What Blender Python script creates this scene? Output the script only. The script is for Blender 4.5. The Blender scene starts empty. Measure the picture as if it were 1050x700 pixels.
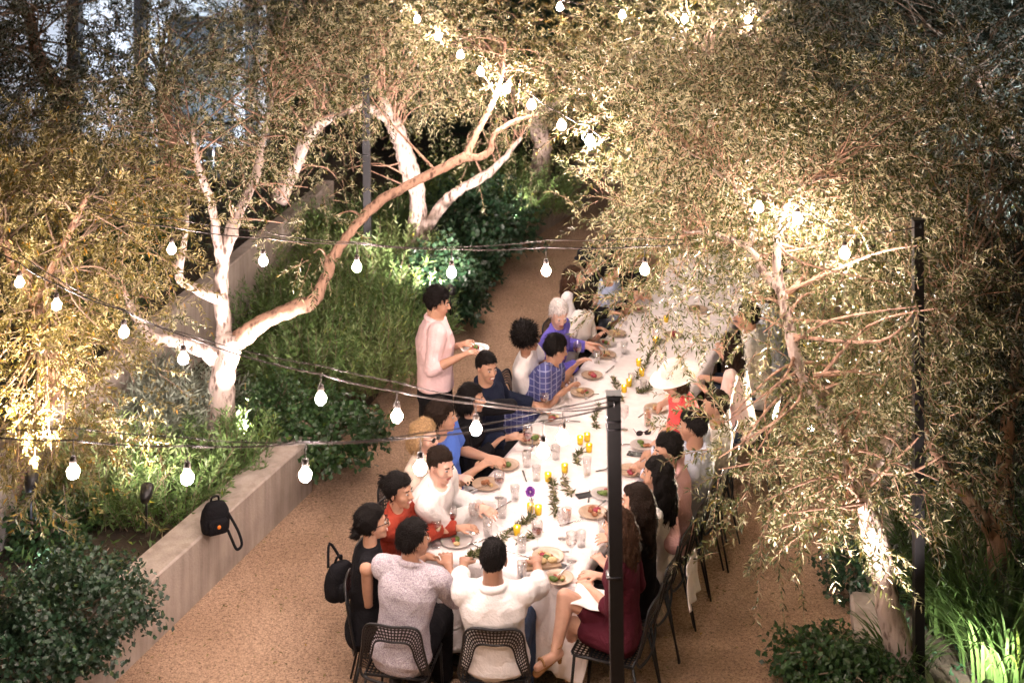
import bpy, math, random
import numpy as np
from mathutils import Vector, Matrix
C = bpy.context.scene.collection
PI = math.pi; R = math.radians
F = 1350.0; CAM_H = 5.39          # focal length in photograph pixels, height of the balcony viewpoint
rng = np.random.default_rng(7); random.seed(7)
V = Vector

def A(px, py, z=0.0):             # photograph pixel -> point on the horizontal plane z
    Y = F*(CAM_H-z)/(py+150.0); return V(((px-525)*Y/F, Y, z))
def W(px, py, Y):                 # photograph pixel -> point at distance Y
    return V(((px-525)*Y/F, Y, CAM_H-(py+150.0)*Y/F))

# ------------------------------------------------------------------ materials
def nodes(name):
    m = bpy.data.materials.new(name); m.use_nodes = True
    nt = m.node_tree; return m, nt, nt.nodes['Principled BSDF'], nt.nodes['Material Output']
def N(nt, t, **kw):
    n = nt.nodes.new(t)
    for k, v in kw.items():
        if k in n.inputs: n.inputs[k].default_value = v
        else: setattr(n, k, v)
    return n
def ramp(nt, fac, stops):
    r = nt.nodes.new('ShaderNodeValToRGB'); cr = r.color_ramp
    while len(cr.elements) < len(stops): cr.elements.new(0.5)
    for e, (p, c) in zip(cr.elements, stops): e.position = p; e.color = (*c, 1)
    nt.links.new(fac, r.inputs[0]); return r
def sc3(c, k): return tuple(min(1, x*k) for x in c)
def mat(name, col, rough=0.6, var=0.15, scale=20, bump=0.0, bscale=60, metal=0.0, spec=0.5, sheen=0, sss=0):
    m, nt, b, o = nodes(name)
    tc = N(nt, 'ShaderNodeTexCoord')
    n = N(nt, 'ShaderNodeTexNoise', Scale=scale, Detail=4.0); nt.links.new(tc.outputs['Object'], n.inputs['Vector'])
    r = ramp(nt, n.outputs['Fac'], [(0.3, sc3(col, 1-var)), (0.7, sc3(col, 1+var))])
    nt.links.new(r.outputs[0], b.inputs['Base Color'])
    b.inputs['Roughness'].default_value = rough; b.inputs['Metallic'].default_value = metal
    b.inputs['Specular IOR Level'].default_value = spec
    if sheen: b.inputs['Sheen Weight'].default_value = sheen
    if sss:
        b.inputs['Subsurface Weight'].default_value = sss; b.inputs['Subsurface Radius'].default_value = (0.01, 0.004, 0.002)
    if bump:
        n2 = N(nt, 'ShaderNodeTexNoise', Scale=bscale, Detail=5.0); nt.links.new(tc.outputs['Object'], n2.inputs['Vector'])
        bp = N(nt, 'ShaderNodeBump', Strength=bump, Distance=0.01); nt.links.new(n2.outputs['Fac'], bp.inputs['Height'])
        nt.links.new(bp.outputs[0], b.inputs['Normal'])
    return m
def mat_fabric(name, col, kind=None, col2=None, scale=40):
    m = mat(name, col, 0.85, 0.07, 12, 0.3, 90, spec=0.15)
    nt = m.node_tree; b = nt.nodes['Principled BSDF']
    tc = N(nt, 'ShaderNodeTexCoord')
    if max(col) < .05: b.inputs['Specular IOR Level'].default_value = .06
    w1 = N(nt, 'ShaderNodeTexNoise', Scale=11.0, Detail=3.0, Distortion=1.6); nt.links.new(tc.outputs['Object'], w1.inputs['Vector'])
    bp = N(nt, 'ShaderNodeBump', Strength=0.4, Distance=0.03); nt.links.new(w1.outputs['Fac'], bp.inputs['Height'])
    old = b.inputs['Normal'].links[0].from_node; nt.links.new(old.outputs[0], bp.inputs['Normal']); nt.links.new(bp.outputs[0], b.inputs['Normal'])
    if kind == 'plaid':
        src = b.inputs['Base Color'].links[0].from_socket; fac = None
        for ax in (0, 2):
            sp = N(nt, 'ShaderNodeSeparateXYZ'); nt.links.new(tc.outputs['Object'], sp.inputs[0])
            mu = N(nt, 'ShaderNodeMath', operation='MULTIPLY'); nt.links.new(sp.outputs[ax], mu.inputs[0]); mu.inputs[1].default_value = scale
            fr = N(nt, 'ShaderNodeMath', operation='FRACT'); nt.links.new(mu.outputs[0], fr.inputs[0])
            lt = N(nt, 'ShaderNodeMath', operation='LESS_THAN'); nt.links.new(fr.outputs[0], lt.inputs[0]); lt.inputs[1].default_value = 0.16
            if fac is None: fac = lt
            else:
                mx = N(nt, 'ShaderNodeMath', operation='MAXIMUM'); nt.links.new(fac.outputs[0], mx.inputs[0]); nt.links.new(lt.outputs[0], mx.inputs[1]); fac = mx
        mix = N(nt, 'ShaderNodeMix', data_type='RGBA'); nt.links.new(fac.outputs[0], mix.inputs[0]); nt.links.new(src, mix.inputs[6]); mix.inputs[7].default_value = (*col2, 1)
        nt.links.new(mix.outputs[2], b.inputs['Base Color'])
    elif kind == 'speckle':
        n = N(nt, 'ShaderNodeTexNoise', Scale=scale, Detail=2.0); nt.links.new(tc.outputs['Object'], n.inputs['Vector'])
        r = ramp(nt, n.outputs['Fac'], [(0.40, col2), (0.56, col)]); nt.links.new(r.outputs[0], b.inputs['Base Color'])
    return m
def mat_emit(name, col, s):
    m = bpy.data.materials.new(name); m.use_nodes = True; nt = m.node_tree
    nt.nodes.remove(nt.nodes['Principled BSDF']); e = N(nt, 'ShaderNodeEmission', Color=(*col, 1), Strength=s)
    nt.links.new(e.outputs[0], nt.nodes['Material Output'].inputs[0]); return m
def mat_glass(name, tint=(1, 1, 1), gl=0.12, rough=0.03):
    m = bpy.data.materials.new(name); m.use_nodes = True; nt = m.node_tree
    nt.nodes.remove(nt.nodes['Principled BSDF'])
    t = N(nt, 'ShaderNodeBsdfTransparent', Color=(*tint, 1)); g = N(nt, 'ShaderNodeBsdfGlossy', Color=(1, 1, 1, 1), Roughness=rough)
    lw = N(nt, 'ShaderNodeLayerWeight', Blend=0.35)
    mr = N(nt, 'ShaderNodeMapRange'); nt.links.new(lw.outputs['Facing'], mr.inputs['Value']); mr.inputs['To Min'].default_value = gl; mr.inputs['To Max'].default_value = 0.75
    mx = N(nt, 'ShaderNodeMixShader'); nt.links.new(mr.outputs[0], mx.inputs[0]); nt.links.new(t.outputs[0], mx.inputs[1]); nt.links.new(g.outputs[0], mx.inputs[2])
    nt.links.new(mx.outputs[0], nt.nodes['Material Output'].inputs[0]); return m
def mat_leaf(name, top, under, rough=0.45, trans=0.25):
    m, nt, b, o = nodes(name)
    at = N(nt, 'ShaderNodeAttribute'); at.attribute_name = 'tint'
    geo = N(nt, 'ShaderNodeNewGeometry')
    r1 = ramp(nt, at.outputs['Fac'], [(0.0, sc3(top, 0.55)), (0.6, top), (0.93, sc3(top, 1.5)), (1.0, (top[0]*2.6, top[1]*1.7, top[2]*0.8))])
    r2 = ramp(nt, at.outputs['Fac'], [(0.0, sc3(under, 0.7)), (1.0, sc3(under, 1.25))])
    mix = N(nt, 'ShaderNodeMix', data_type='RGBA'); nt.links.new(geo.outputs['Backfacing'], mix.inputs[0])
    nt.links.new(r1.outputs[0], mix.inputs[6]); nt.links.new(r2.outputs[0], mix.inputs[7])
    nt.links.new(mix.outputs[2], b.inputs['Base Color']); b.inputs['Roughness'].default_value = rough
    tr = N(nt, 'ShaderNodeBsdfTranslucent'); nt.links.new(mix.outputs[2], tr.inputs['Color'])
    mx = N(nt, 'ShaderNodeMixShader'); mx.inputs[0].default_value = trans
    nt.links.new(b.outputs[0], mx.inputs[1]); nt.links.new(tr.outputs[0], mx.inputs[2]); nt.links.new(mx.outputs[0], o.inputs[0])
    return m
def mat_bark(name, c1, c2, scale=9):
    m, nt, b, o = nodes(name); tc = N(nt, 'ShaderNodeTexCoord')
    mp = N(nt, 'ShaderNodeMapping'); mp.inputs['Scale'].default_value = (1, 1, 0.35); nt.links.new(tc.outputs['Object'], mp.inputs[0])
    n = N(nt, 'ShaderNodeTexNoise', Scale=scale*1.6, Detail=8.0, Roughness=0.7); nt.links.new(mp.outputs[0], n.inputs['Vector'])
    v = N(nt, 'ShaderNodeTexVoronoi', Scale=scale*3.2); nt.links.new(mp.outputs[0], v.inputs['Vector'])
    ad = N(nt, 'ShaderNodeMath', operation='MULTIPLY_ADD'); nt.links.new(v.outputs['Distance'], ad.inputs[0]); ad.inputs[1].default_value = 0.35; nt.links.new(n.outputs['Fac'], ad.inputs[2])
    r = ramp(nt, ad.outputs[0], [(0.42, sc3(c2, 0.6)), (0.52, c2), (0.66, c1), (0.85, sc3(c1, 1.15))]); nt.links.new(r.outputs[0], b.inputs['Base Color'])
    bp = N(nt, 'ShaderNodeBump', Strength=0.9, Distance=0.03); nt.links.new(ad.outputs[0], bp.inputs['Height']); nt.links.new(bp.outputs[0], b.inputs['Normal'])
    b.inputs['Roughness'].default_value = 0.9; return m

# ------------------------------------------------------------------ objects and tags
def tag(o, label=None, cat=None, group=None, kind=None):
    if label: o['label'] = label
    if cat: o['category'] = cat
    if group: o['group'] = group
    if kind: o['kind'] = kind
    return o
def empty(name, loc=(0, 0, 0), rz=0, label=None, cat=None, group=None):
    o = bpy.data.objects.new(name, None); C.objects.link(o); o.location = loc; o.rotation_euler = (0, 0, rz); o.empty_display_size = 0.1
    return tag(o, label, cat, group)
def link(name, me, parent=None):
    o = bpy.data.objects.new(name, me); C.objects.link(o)
    if parent is not None: o.parent = parent
    return o
def copy_tree(o, parent=None):
    kids = list(o.children)
    c = o.copy(); C.objects.link(c); c.parent = parent
    for ch in kids: copy_tree(ch, c)
    return c

class MB:
    def __init__(s): s.v = []; s.f = []; s.mi = []; s.cur = 0
    def add(s, vs, fs):
        b = len(s.v); s.v += [tuple(x) for x in vs]; s.f += [tuple(b+i for i in f) for f in fs]; s.mi += [s.cur]*len(fs)
        return s
    def box(s, c, d, rot=None, bev=0.0):
        x, y, z = (k/2 for k in d); vs = []; c = V(c)
        if bev <= 0:
            pts = [(i*x, j*y, k*z) for k in (-1, 1) for j in (-1, 1) for i in (-1, 1)]
            fs = [(0, 2, 3, 1), (4, 5, 7, 6), (0, 1, 5, 4), (2, 6, 7, 3), (0, 4, 6, 2), (1, 3, 7, 5)]
        else:
            pts = []
            for zz, ins in ((-z, bev), (-z+bev, 0), (z-bev, 0), (z, bev)):
                a, b_ = x-ins, y-ins; q = bev
                pts += [(-a+q, -b_, zz), (a-q, -b_, zz), (a, -b_+q, zz), (a, b_-q, zz), (a-q, b_, zz), (-a+q, b_, zz), (-a, b_-q, zz), (-a, -b_+q, zz)]
            fs = [tuple(reversed(range(8))), tuple(range(24, 32))]
            for r_ in range(3):
                for i in range(8): j = (i+1) % 8; fs.append((r_*8+i, r_*8+j, r_*8+8+j, r_*8+8+i))
        for p in pts:
            p = V(p)
            if rot is not None: p = rot @ p
            vs.append(p+c)
        return s.add(vs, fs)
    def loft(s, rings, caps=True):
        n = len(rings[0]); vs = [p for r_ in rings for p in r_]; fs = []
        for a in range(len(rings)-1):
            for i in range(n): j = (i+1) % n; fs.append((a*n+i, a*n+j, a*n+n+j, a*n+n+i))
        if caps: fs.append(tuple(reversed(range(n)))); fs.append(tuple(range((len(rings)-1)*n, len(rings)*n)))
        return s.add(vs, fs)
    def tube(s, pts, rad, n=8, caps=True, noise=0.0):
        pts = [V(p) for p in pts]
        if not hasattr(rad, '__len__'): rad = [rad]*len(pts)
        rings = []; up = V((0.13, 0.2, 1)).normalized(); prev = None
        for i, p in enumerate(pts):
            d = (pts[min(i+1, len(pts)-1)]-pts[max(i-1, 0)])
            d = d.normalized() if d.length > 1e-9 else V((0, 0, 1))
            if prev is None:
                a = d.cross(up) if abs(d.dot(up)) < 0.95 else d.cross(V((1, 0, 0)))
            else: a = prev - d*prev.dot(d)
            a.normalize(); b = d.cross(a); prev = a
            ring = []
            for k in range(n):
                t = 2*PI*k/n; r_ = rad[i]
                if noise: r_ *= 1+noise*(math.sin(3*t+i*0.9)*0.4+math.sin(2*t-i*0.53+1)*0.5+random.uniform(-.5, .5))
                ring.append(p+(a*math.cos(t)+b*math.sin(t))*r_)
            rings.append(ring)
        return s.loft(rings, caps)
    def lathe(s, prof, c=(0, 0, 0), n=16, axis=None):
        c = V(c); rings = []
        M = V((0, 0, 1)).rotation_difference(V(axis)).to_matrix() if axis is not None else None
        for r_, z in prof:
            ring = [V((max(r_, 1e-5)*math.cos(2*PI*k/n), max(r_, 1e-5)*math.sin(2*PI*k/n), z)) for k in range(n)]
            if M: ring = [M @ p for p in ring]
            rings.append([p+c for p in ring])
        return s.loft(rings, True)
    def ell(s, c, r_, rot=None, n=14, m=9):
        rings = []; c = V(c)
        for j in range(m+1):
            ph = -PI/2+PI*j/m; ring = []
            for k in range(n):
                p = V((r_[0]*max(math.cos(ph), 1e-3)*math.cos(2*PI*k/n), r_[1]*max(math.cos(ph), 1e-3)*math.sin(2*PI*k/n), r_[2]*math.sin(ph)))
                if rot is not None: p = rot @ p
                ring.append(p+c)
            rings.append(ring)
        return s.loft(rings)
    def cap(s, a, b, ra, rb, n=12):       # tapered capsule
        a = V(a); b = V(b); d = b-a
        if d.length < 1e-6: d = V((0, 0, 1e-4))
        L = d.length; d.normalize(); pts = []; rd = []
        for t in (-1, -.9, -.6, -.25, 0): pts.append(a+d*ra*t); rd.append(ra*math.sqrt(max(1-t*t, 1e-3)))
        for t in (.25, .6, .9, 1): pts.append(b+d*rb*t); rd.append(rb*math.sqrt(max(1-t*t, 1e-3)))
        pts.insert(5, b); rd.insert(5, rb)
        return s.tube(pts, rd, n)
    def mesh(s, name, mats, smooth=True):
        me = bpy.data.meshes.new(name); me.from_pydata(s.v, [], s.f)
        if not isinstance(mats, (list, tuple)): mats = [mats]
        for m in mats: me.materials.append(m)
        if len(mats) > 1: me.polygons.foreach_set('material_index', s.mi)
        if smooth: me.polygons.foreach_set('use_smooth', [True]*len(me.polygons))
        me.update(); return me
    def build(s, name, mats, parent=None, smooth=True):
        return link(name, s.mesh(name, mats, smooth), parent)

def flat_smooth(o, ang=35):
    me = o.data; me.set_sharp_from_angle(angle=R(ang)); return o
def remesh(mb, name, mats, voxel, smooth=3, folds=0.0, seed=0):
    me = mb.mesh(name, mats[0])
    o = bpy.data.objects.new('temp_shape', me); C.objects.link(o)
    md = o.modifiers.new('r', 'REMESH'); md.mode = 'VOXEL'; md.voxel_size = voxel; md.use_smooth_shade = True
    if smooth:
        sm = o.modifiers.new('s', 'SMOOTH'); sm.factor = 0.5; sm.iterations = smooth
    dg = bpy.context.evaluated_depsgraph_get(); ev = o.evaluated_get(dg)
    out = bpy.data.meshes.new_from_object(ev); out.name = name
    bpy.data.objects.remove(o); bpy.data.meshes.remove(me)
    out.materials.clear()
    for m in mats: out.materials.append(m)
    n = len(out.vertices)
    if folds and n:
        co = np.empty(n*3, np.float32); out.vertices.foreach_get('co', co); co = co.reshape(-1, 3)
        no = np.empty(n*3, np.float32); out.vertices.foreach_get('normal', no); no = no.reshape(-1, 3)
        g = np.random.default_rng(seed); d = np.zeros(n)
        for k in range(7):
            w = g.normal(size=3)*np.array([1, 1, 1.3]); w /= np.linalg.norm(w); fq = g.uniform(18, 60)*(2.4 if name == 'hair' else 1)
            ww = co + 0.03*np.sin(co[:, [1, 2, 0]]*g.uniform(10, 25)+g.uniform(0, 6))
            d += np.sin(ww @ w*fq+g.uniform(0, 6))/(1+fq/30)
        d = np.sign(d)*np.abs(d)**0.8
        co += no*(d*folds)[:, None]; out.vertices.foreach_set('co', co.ravel().astype(np.float32)); out.update()
    out.polygons.foreach_set('use_smooth', [True]*len(out.polygons))
    return out
def join_extra(me, mb, mats):
    """append mb's pieces (material indices in mb.mi) to mesh me, which uses slot 0"""
    n0 = len(me.vertices); co = np.empty(n0*3); me.vertices.foreach_get('co', co)
    lt = len(me.polygons); ls = np.empty(lt, int); me.polygons.foreach_get('loop_start', ls); tot = np.empty(lt, int); me.polygons.foreach_get('loop_total', tot)
    vi = np.empty(len(me.loops), int); me.loops.foreach_get('vertex_index', vi)
    ex_tot = [len(f) for f in mb.f]; ex_vi = [i+n0 for f in mb.f for i in f]
    out = bpy.data.meshes.new(me.name+'_full')
    allv = np.concatenate([co, np.array(mb.v).ravel()]); alli = np.concatenate([vi, np.array(ex_vi, int)]); allt = np.concatenate([tot, np.array(ex_tot, int)])
    out.vertices.add(len(allv)//3); out.vertices.foreach_set('co', allv)
    out.loops.add(len(alli)); out.loops.foreach_set('vertex_index', alli)
    out.polygons.add(len(allt)); out.polygons.foreach_set('loop_start', np.concatenate([[0], np.cumsum(allt)[:-1]])); out.polygons.foreach_set('loop_total', allt)
    for m in mats: out.materials.append(m)
    out.polygons.foreach_set('material_index', np.concatenate([np.zeros(lt, int), np.array(mb.mi, int)]))
    out.polygons.foreach_set('use_smooth', [True]*len(allt))
    out.update(calc_edges=True); out.validate(); bpy.data.meshes.remove(me); return out

def crom(pts, k=5):
    pts = [V(p) for p in pts]; out = []
    for i in range(len(pts)-1):
        p0 = pts[max(i-1, 0)]; p1 = pts[i]; p2 = pts[i+1]; p3 = pts[min(i+2, len(pts)-1)]
        for j in range(k):
            t = j/k; out.append(0.5*((2*p1)+(p2-p0)*t+(2*p0-5*p1+4*p2-p3)*t*t+(3*p1-p0-3*p2+p3)*t*t*t))
    out.append(pts[-1]); return out
def lerp_list(vals, k=5):
    out = []
    for i in range(len(vals)-1):
        for j in range(k): out.append(vals[i]+(vals[i+1]-vals[i])*j/k)
    out.append(vals[-1]); return out
BULB_S = 900.0; SP = 1.0; SKY_S = 0.03; EXPO = 0.85; HAZE = 0
# ------------------------------------------------------------------ people
def ik(a, b, l1, l2, hint):
    d = b-a; L = d.length
    if L > (l1+l2)*0.99: b = a+d*((l1+l2)*0.99/L); d = b-a; L = d.length
    L = max(L, abs(l1-l2)+0.02); dn = d.normalized()
    x = (l1*l1-l2*l2+L*L)/(2*L); h = math.sqrt(max(l1*l1-x*x, 0)); hp = hint-dn*hint.dot(dn)
    if hp.length < 1e-4: hp = V((0, 0, -1))-dn*(-dn.z)
    return a+dn*x+hp.normalized()*h, b
def oval(c, r_, f_, w, d, n=20, sq=2.4):
    out = []
    for k in range(n):
        t = 2*PI*k/n; cx, sy = math.cos(t), math.sin(t)
        out.append(c+r_*(w*math.copysign(abs(cx)**(2/sq), cx))+f_*(d*math.copysign(abs(sy)**(2/sq), sy)))
    return out
SKIN = {}
def skin(c):
    if c not in SKIN:
        SKIN[c] = mat('skin', c, 0.5, 0.08, 25, 0.05, 200, sss=0.12)
    return SKIN[c]
HAIRM = {}
def hairmat(c):
    if c not in HAIRM:
        m = mat('hair', sc3(c, .8), 0.65, 0.4, 70, 0.9, 110, spec=0.15); HAIRM[c] = m
    return HAIRM[c]
M_EYE = mat('eye_white', (0.42, 0.40, 0.38), 0.3, 0.02); M_DARK = mat('pupil', (0.015, 0.012, 0.01), 0.3, 0.1)
M_LIP = mat('lip', (0.42, 0.13, 0.11), 0.4, 0.1); M_TEETH = mat('teeth', (0.8, 0.78, 0.72), 0.3, 0.02)
FAB = {}
def fab(col, kind=None, col2=None, scale=40):
    k = (col, kind, col2)
    if k not in FAB: FAB[k] = mat_fabric('fabric', col, kind, col2, scale)
    return FAB[k]
SK1 = (0.56, 0.33, 0.235); SK2 = (0.44, 0.25, 0.165); SK3 = (0.33, 0.175, 0.11); SK4 = (0.62, 0.39, 0.30)

def hand(mb, wr, d, side, up, curl=0.5, s=1.0):
    """palm, four fingers and a thumb; d = direction of the forearm, side = thumb side, up = back of the hand"""
    d = d.normalized(); side = (side-d*side.dot(d)).normalized(); up = side.cross(d); 
    if up.z < 0: up = -up
    k = wr+d*0.085*s
    mb.loft([oval(wr-d*0.01, side, up, 0.026*s, 0.020*s, 12), oval(wr+d*0.03*s, side, up, 0.036*s, 0.018*s, 12), oval(k, side, up, 0.041*s, 0.014*s, 12), oval(k+d*0.008, side, up, 0.034*s, 0.008*s, 12)])
    for i, ln in enumerate((0.074, 0.084, 0.078, 0.062)):
        off = (0.031-0.021*i)*s; b = k+side*off-up*0.001
        sp = side*(0.20-0.13*i)
        d1 = (d+sp-up*curl*0.6).normalized(); d2 = (d+sp*0.6-up*curl*1.7).normalized(); d3 = (d*0.7-up*curl*2.4).normalized()
        p1 = b+d1*ln*0.46*s; p2 = p1+d2*ln*0.32*s; p3 = p2+d3*ln*0.24*s
        mb.cap(b-d*0.01, p1, 0.0095*s, 0.0088*s, 8); mb.cap(p1, p2, 0.0088*s, 0.008*s, 8); mb.cap(p2, p3, 0.008*s, 0.007*s, 8)
    b = wr+d*0.025*s+side*0.025*s; t1 = b+(d*0.6+side*0.75-up*0.15).normalized()*0.042*s; t2 = t1+(d*0.95+side*0.25-up*0.3*curl).normalized()*0.032*s
    mb.cap(b, t1, 0.014*s, 0.0105*s, 8); mb.cap(t1, t2, 0.0105*s, 0.0085*s, 8)

def head_shapes(mb, M, s, jaw=1.0):
    def e(c, r_): mb.ell(M @ V([x*s for x in c]), [x*s for x in r_], M.to_3x3(), 18, 12)
    e((0, -0.012, 0.028), (0.074, 0.092, 0.085)); e((0, 0.028, -0.012), (0.062*jaw, 0.062, 0.078))
    e((0, 0.040, -0.070), (0.043*jaw, 0.046, 0.036)); e((0, 0.066, -0.093), (0.021*jaw, 0.018, 0.017))
    e((0.036, 0.052, -0.030), (0.024, 0.026, 0.026)); e((-0.036, 0.052, -0.030), (0.024, 0.026, 0.026))
    e((0, 0.070, 0.026), (0.046, 0.016, 0.014))                         # brow
    q = lambda *p: M @ V([x*s for x in p])
    mb.cap(q(0, 0.088, 0.008), q(0, 0.107, -0.026), 0.009*s, 0.0125*s, 8)   # nose
    mb.cap(q(-0.011, 0.096, -0.031), q(0.011, 0.096, -0.031), 0.009*s, 0.009*s, 8)
    mb.cap(q(-0.014, 0.080, -0.058), q(0.014, 0.080, -0.058), 0.010*s, 0.010*s, 8)
    for x in (-1, 1): mb.ell(q(0.077*x, -0.006, -0.006), (0.008*s, 0.020*s, 0.032*s), M.to_3x3() @ Matrix.Rotation(-0.35*x, 3, 'Z'), 10, 7)
def face_extras(mb, M, s, smile=False, brow=1, glasses=None):
    q = lambda *p: M @ V([x*s for x in p]); M3 = M.to_3x3()
    for x in (-1, 1):
        mb.cur = 1; mb.ell(q(0.030*x, 0.081, 0.003), (0.0125*s, 0.0075*s, 0.0052*s), M3, 10, 6)
        mb.cur = 2; mb.ell(q(0.030*x, 0.0868, 0.002), (0.006*s, 0.0038*s, 0.0052*s), M3, 8, 5)
        mb.cur = 5; mb.cap(q(0.016*x, 0.089, 0.022), q(0.044*x, 0.080, 0.024), 0.0042*s, 0.003*s, 6)
    mb.cur = 3
    if smile:
        mb.cap(q(-0.024, 0.0835, -0.055), q(0, 0.0915, -0.067), 0.0042*s, 0.0050*s, 6); mb.cap(q(0.024, 0.0835, -0.055), q(0, 0.0915, -0.067), 0.0042*s, 0.0050*s, 6)
        mb.cap(q(-0.022, 0.0855, -0.053), q(0.022, 0.0855, -0.053), 0.0035*s, 0.0035*s, 6)
        mb.cur = 4; mb.ell(q(0, 0.0895, -0.058), (0.019*s, 0.005*s, 0.0055*s), M3, 10, 6)
    else:
        mb.cap(q(-0.019, 0.086, -0.055), q(0.019, 0.086, -0.055), 0.004*s, 0.004*s, 6); mb.cap(q(-0.014, 0.087, -0.062), q(0.014, 0.087, -0.062), 0.005*s, 0.005*s, 6)
    mb.cur = 0

def hair_shell(mb, M, s, line_f=0.058, line_s=-0.005, line_b=-0.075, thick=0.014, puff=0.0, top=0.0):
    q = lambda p: M @ V([x*s for x in p]); n, m = 40, 26
    def pt(i, j, off):
        th = 2*PI*i/n; ph = -PI/2+PI*j/m; r_ = (0.075+off, 0.094+off, 0.087+off+top*max(0, math.sin(ph)))
        return (r_[0]*math.cos(ph)*math.sin(th), -0.013+r_[1]*math.cos(ph)*math.cos(th), 0.028+r_[2]*math.sin(ph))
    keep = set()
    for i in range(n):
        for j in range(m):
            x, y, z = pt(i+.5, j+.5, 0); c = math.cos(2*PI*(i+.5)/n)
            if c > 0.55: ln = line_f+0.007*math.sin(i*2.1)+.004*math.sin(i*3.7)
            elif c > -0.1: t = (c+0.1)/0.65; ln = line_s+(line_f-line_s)*t**1.7
            else: t = (-c-0.1)/0.9; ln = line_s+(line_b-line_s)*min(1, t*1.8)
            if z > ln: keep.add((i, j))
    for i, j in keep:
        j2 = j+1; i2 = i+1
        a = [pt(i, j, -0.004), pt(i2, j, -0.004), pt(i2, j2, -0.004), pt(i, j2, -0.004)]
        o_ = [pt(i, j, thick+puff), pt(i2, j, thick+puff), pt(i2, j2, thick+puff), pt(i, j2, thick+puff)]
        mb.add([q(p) for p in a+o_], [(3, 2, 1, 0), (4, 5, 6, 7), (0, 1, 5, 4), (1, 2, 6, 5), (2, 3, 7, 6), (3, 0, 4, 7)])
def make_hair(style, M, s, hm, parent, seed, down=V((0, 0, -1))):
    mb = MB(); q = lambda *p: M @ V([x*s for x in p]); folds = 0.004; vox = 0.007
    if style == 'short': hair_shell(mb, M, s, thick=0.012, top=0.008)
    elif style == 'crop': hair_shell(mb, M, s, thick=0.007, line_b=-0.06)
    elif style == 'bald': hair_shell(mb, M, s, thick=0.006, line_f=0.13, line_b=-0.07, line_s=0.0)
    elif style == 'full': hair_shell(mb, M, s, thick=0.02, top=0.016, line_f=0.05); folds = 0.006
    elif style == 'afro':
        mb.ell(q(0, -0.03, 0.045), (0.118*s, 0.118*s, 0.112*s), M.to_3x3(), 24, 16); folds = 0.007
    else:
        hair_shell(mb, M, s, thick=0.014, line_s=-0.04, line_b=-0.09)
        if style in ('long', 'bob', 'wavy'):
            ln = {'long': 0.36, 'bob': 0.15, 'wavy': 0.28}[style]
            rr = random.Random(seed)
            for a in range(-7, 8):
                th = PI+a*0.235; x0 = 0.072*math.sin(th); y0 = -0.015+0.086*math.cos(th)
                p0 = q(x0, y0, 0.03); out = (M.to_3x3() @ V((x0, y0+0.015, 0))).normalized()
                L = ln*(1-0.25*abs(a)/7)*rr.uniform(.9, 1.08)
                p1 = p0+out*0.018+down*L*0.3; p2 = p1+down*L*0.4+out*0.012*rr.uniform(-.5, 1); p3 = p2+down*L*0.3-out*0.015
                pts = crom([p0, p1, p2, p3], 4)
                mb.tube(pts, [0.024+0.004*math.sin(PI*i/(len(pts)-1))-0.012*(i/(len(pts)-1))**2 for i in range(len(pts))], 8)
            folds = 0.006
        if style == 'bun':
            mb.ell(q(0, -0.118, 0.035), (0.042*s, 0.036*s, 0.042*s), M.to_3x3()); mb.cap(q(0, -0.09, 0.06), q(0.02, -0.12, 0.09), .012, .006)
        if style == 'lowbun': mb.ell(q(0, -0.112, -0.045), (0.044*s, 0.034*s, 0.04*s), M.to_3x3())
        if style == 'pony':
            mb.ell(q(0, -0.105, 0.0), (0.03, 0.03, 0.03)); p = q(0, -0.115, 0.0); mb.tube(crom([p, p+V((0, 0, -.08))-M.to_3x3() @ V((0, .03, 0)), p+V((0, 0, -.2))], 4), [.02, .026, .03, .03, .028, .024, .018, .012, .006], 8)
    me = remesh(mb, 'hair', [hm], vox, 2, folds, seed)
    n = len(me.vertices); co = np.empty(n*3); me.vertices.foreach_get('co', co); co = co.reshape(-1, 3); no = np.empty(n*3); me.vertices.foreach_get('normal', no); no = no.reshape(-1, 3)
    g = np.random.default_rng(seed+100); k = 2200 if style in ('long', 'wavy', 'bob') else 1500; ii = g.integers(0, n, k); p = co[ii]; q_ = no[ii]
    hc = np.array(M.translation); fw = np.array(M.to_3x3() @ V((0, 1, 0))); upv = np.array(M.to_3x3() @ V((0, 0, 1)))
    if style == 'afro': d = q_+g.normal(size=(k, 3))*.9
    else:
        top_ = ((p-hc) @ upv > .05*s)[:, None]; fl = np.where(top_, fw*g.choice([-.6, .9]), np.array([0, 0, -1.]))
        if style in ('bun', 'lowbun', 'pony'): fl = -fw-.3*upv+0*fl
        d = fl-q_*np.sum(fl*q_, 1, keepdims=True); d = d/np.maximum(np.linalg.norm(d, axis=1, keepdims=True), 1e-6)+q_*.07+g.normal(size=(k, 3))*.14
    d /= np.linalg.norm(d, axis=1, keepdims=True); sd = np.cross(d, q_); sd /= np.maximum(np.linalg.norm(sd, axis=1, keepdims=True), 1e-6)
    L = g.uniform(.018, .034, (k, 1))*(.7 if style in ('crop', 'bald') else 1.1); wd = .0032; p = p+q_*.0005
    ex = MB(); vs = np.stack([p-sd*wd, p+sd*wd, p+d*L+q_*.001+sd*wd*.3, p+d*L+q_*.001-sd*wd*.3], 1).reshape(-1, 3); ex.v = [tuple(v) for v in vs]; ex.f = [(4*i, 4*i+1, 4*i+2, 4*i+3) for i in range(k)]; ex.mi = [0]*k
    return link('hair', join_extra(me, ex, [hm]), parent)

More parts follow.
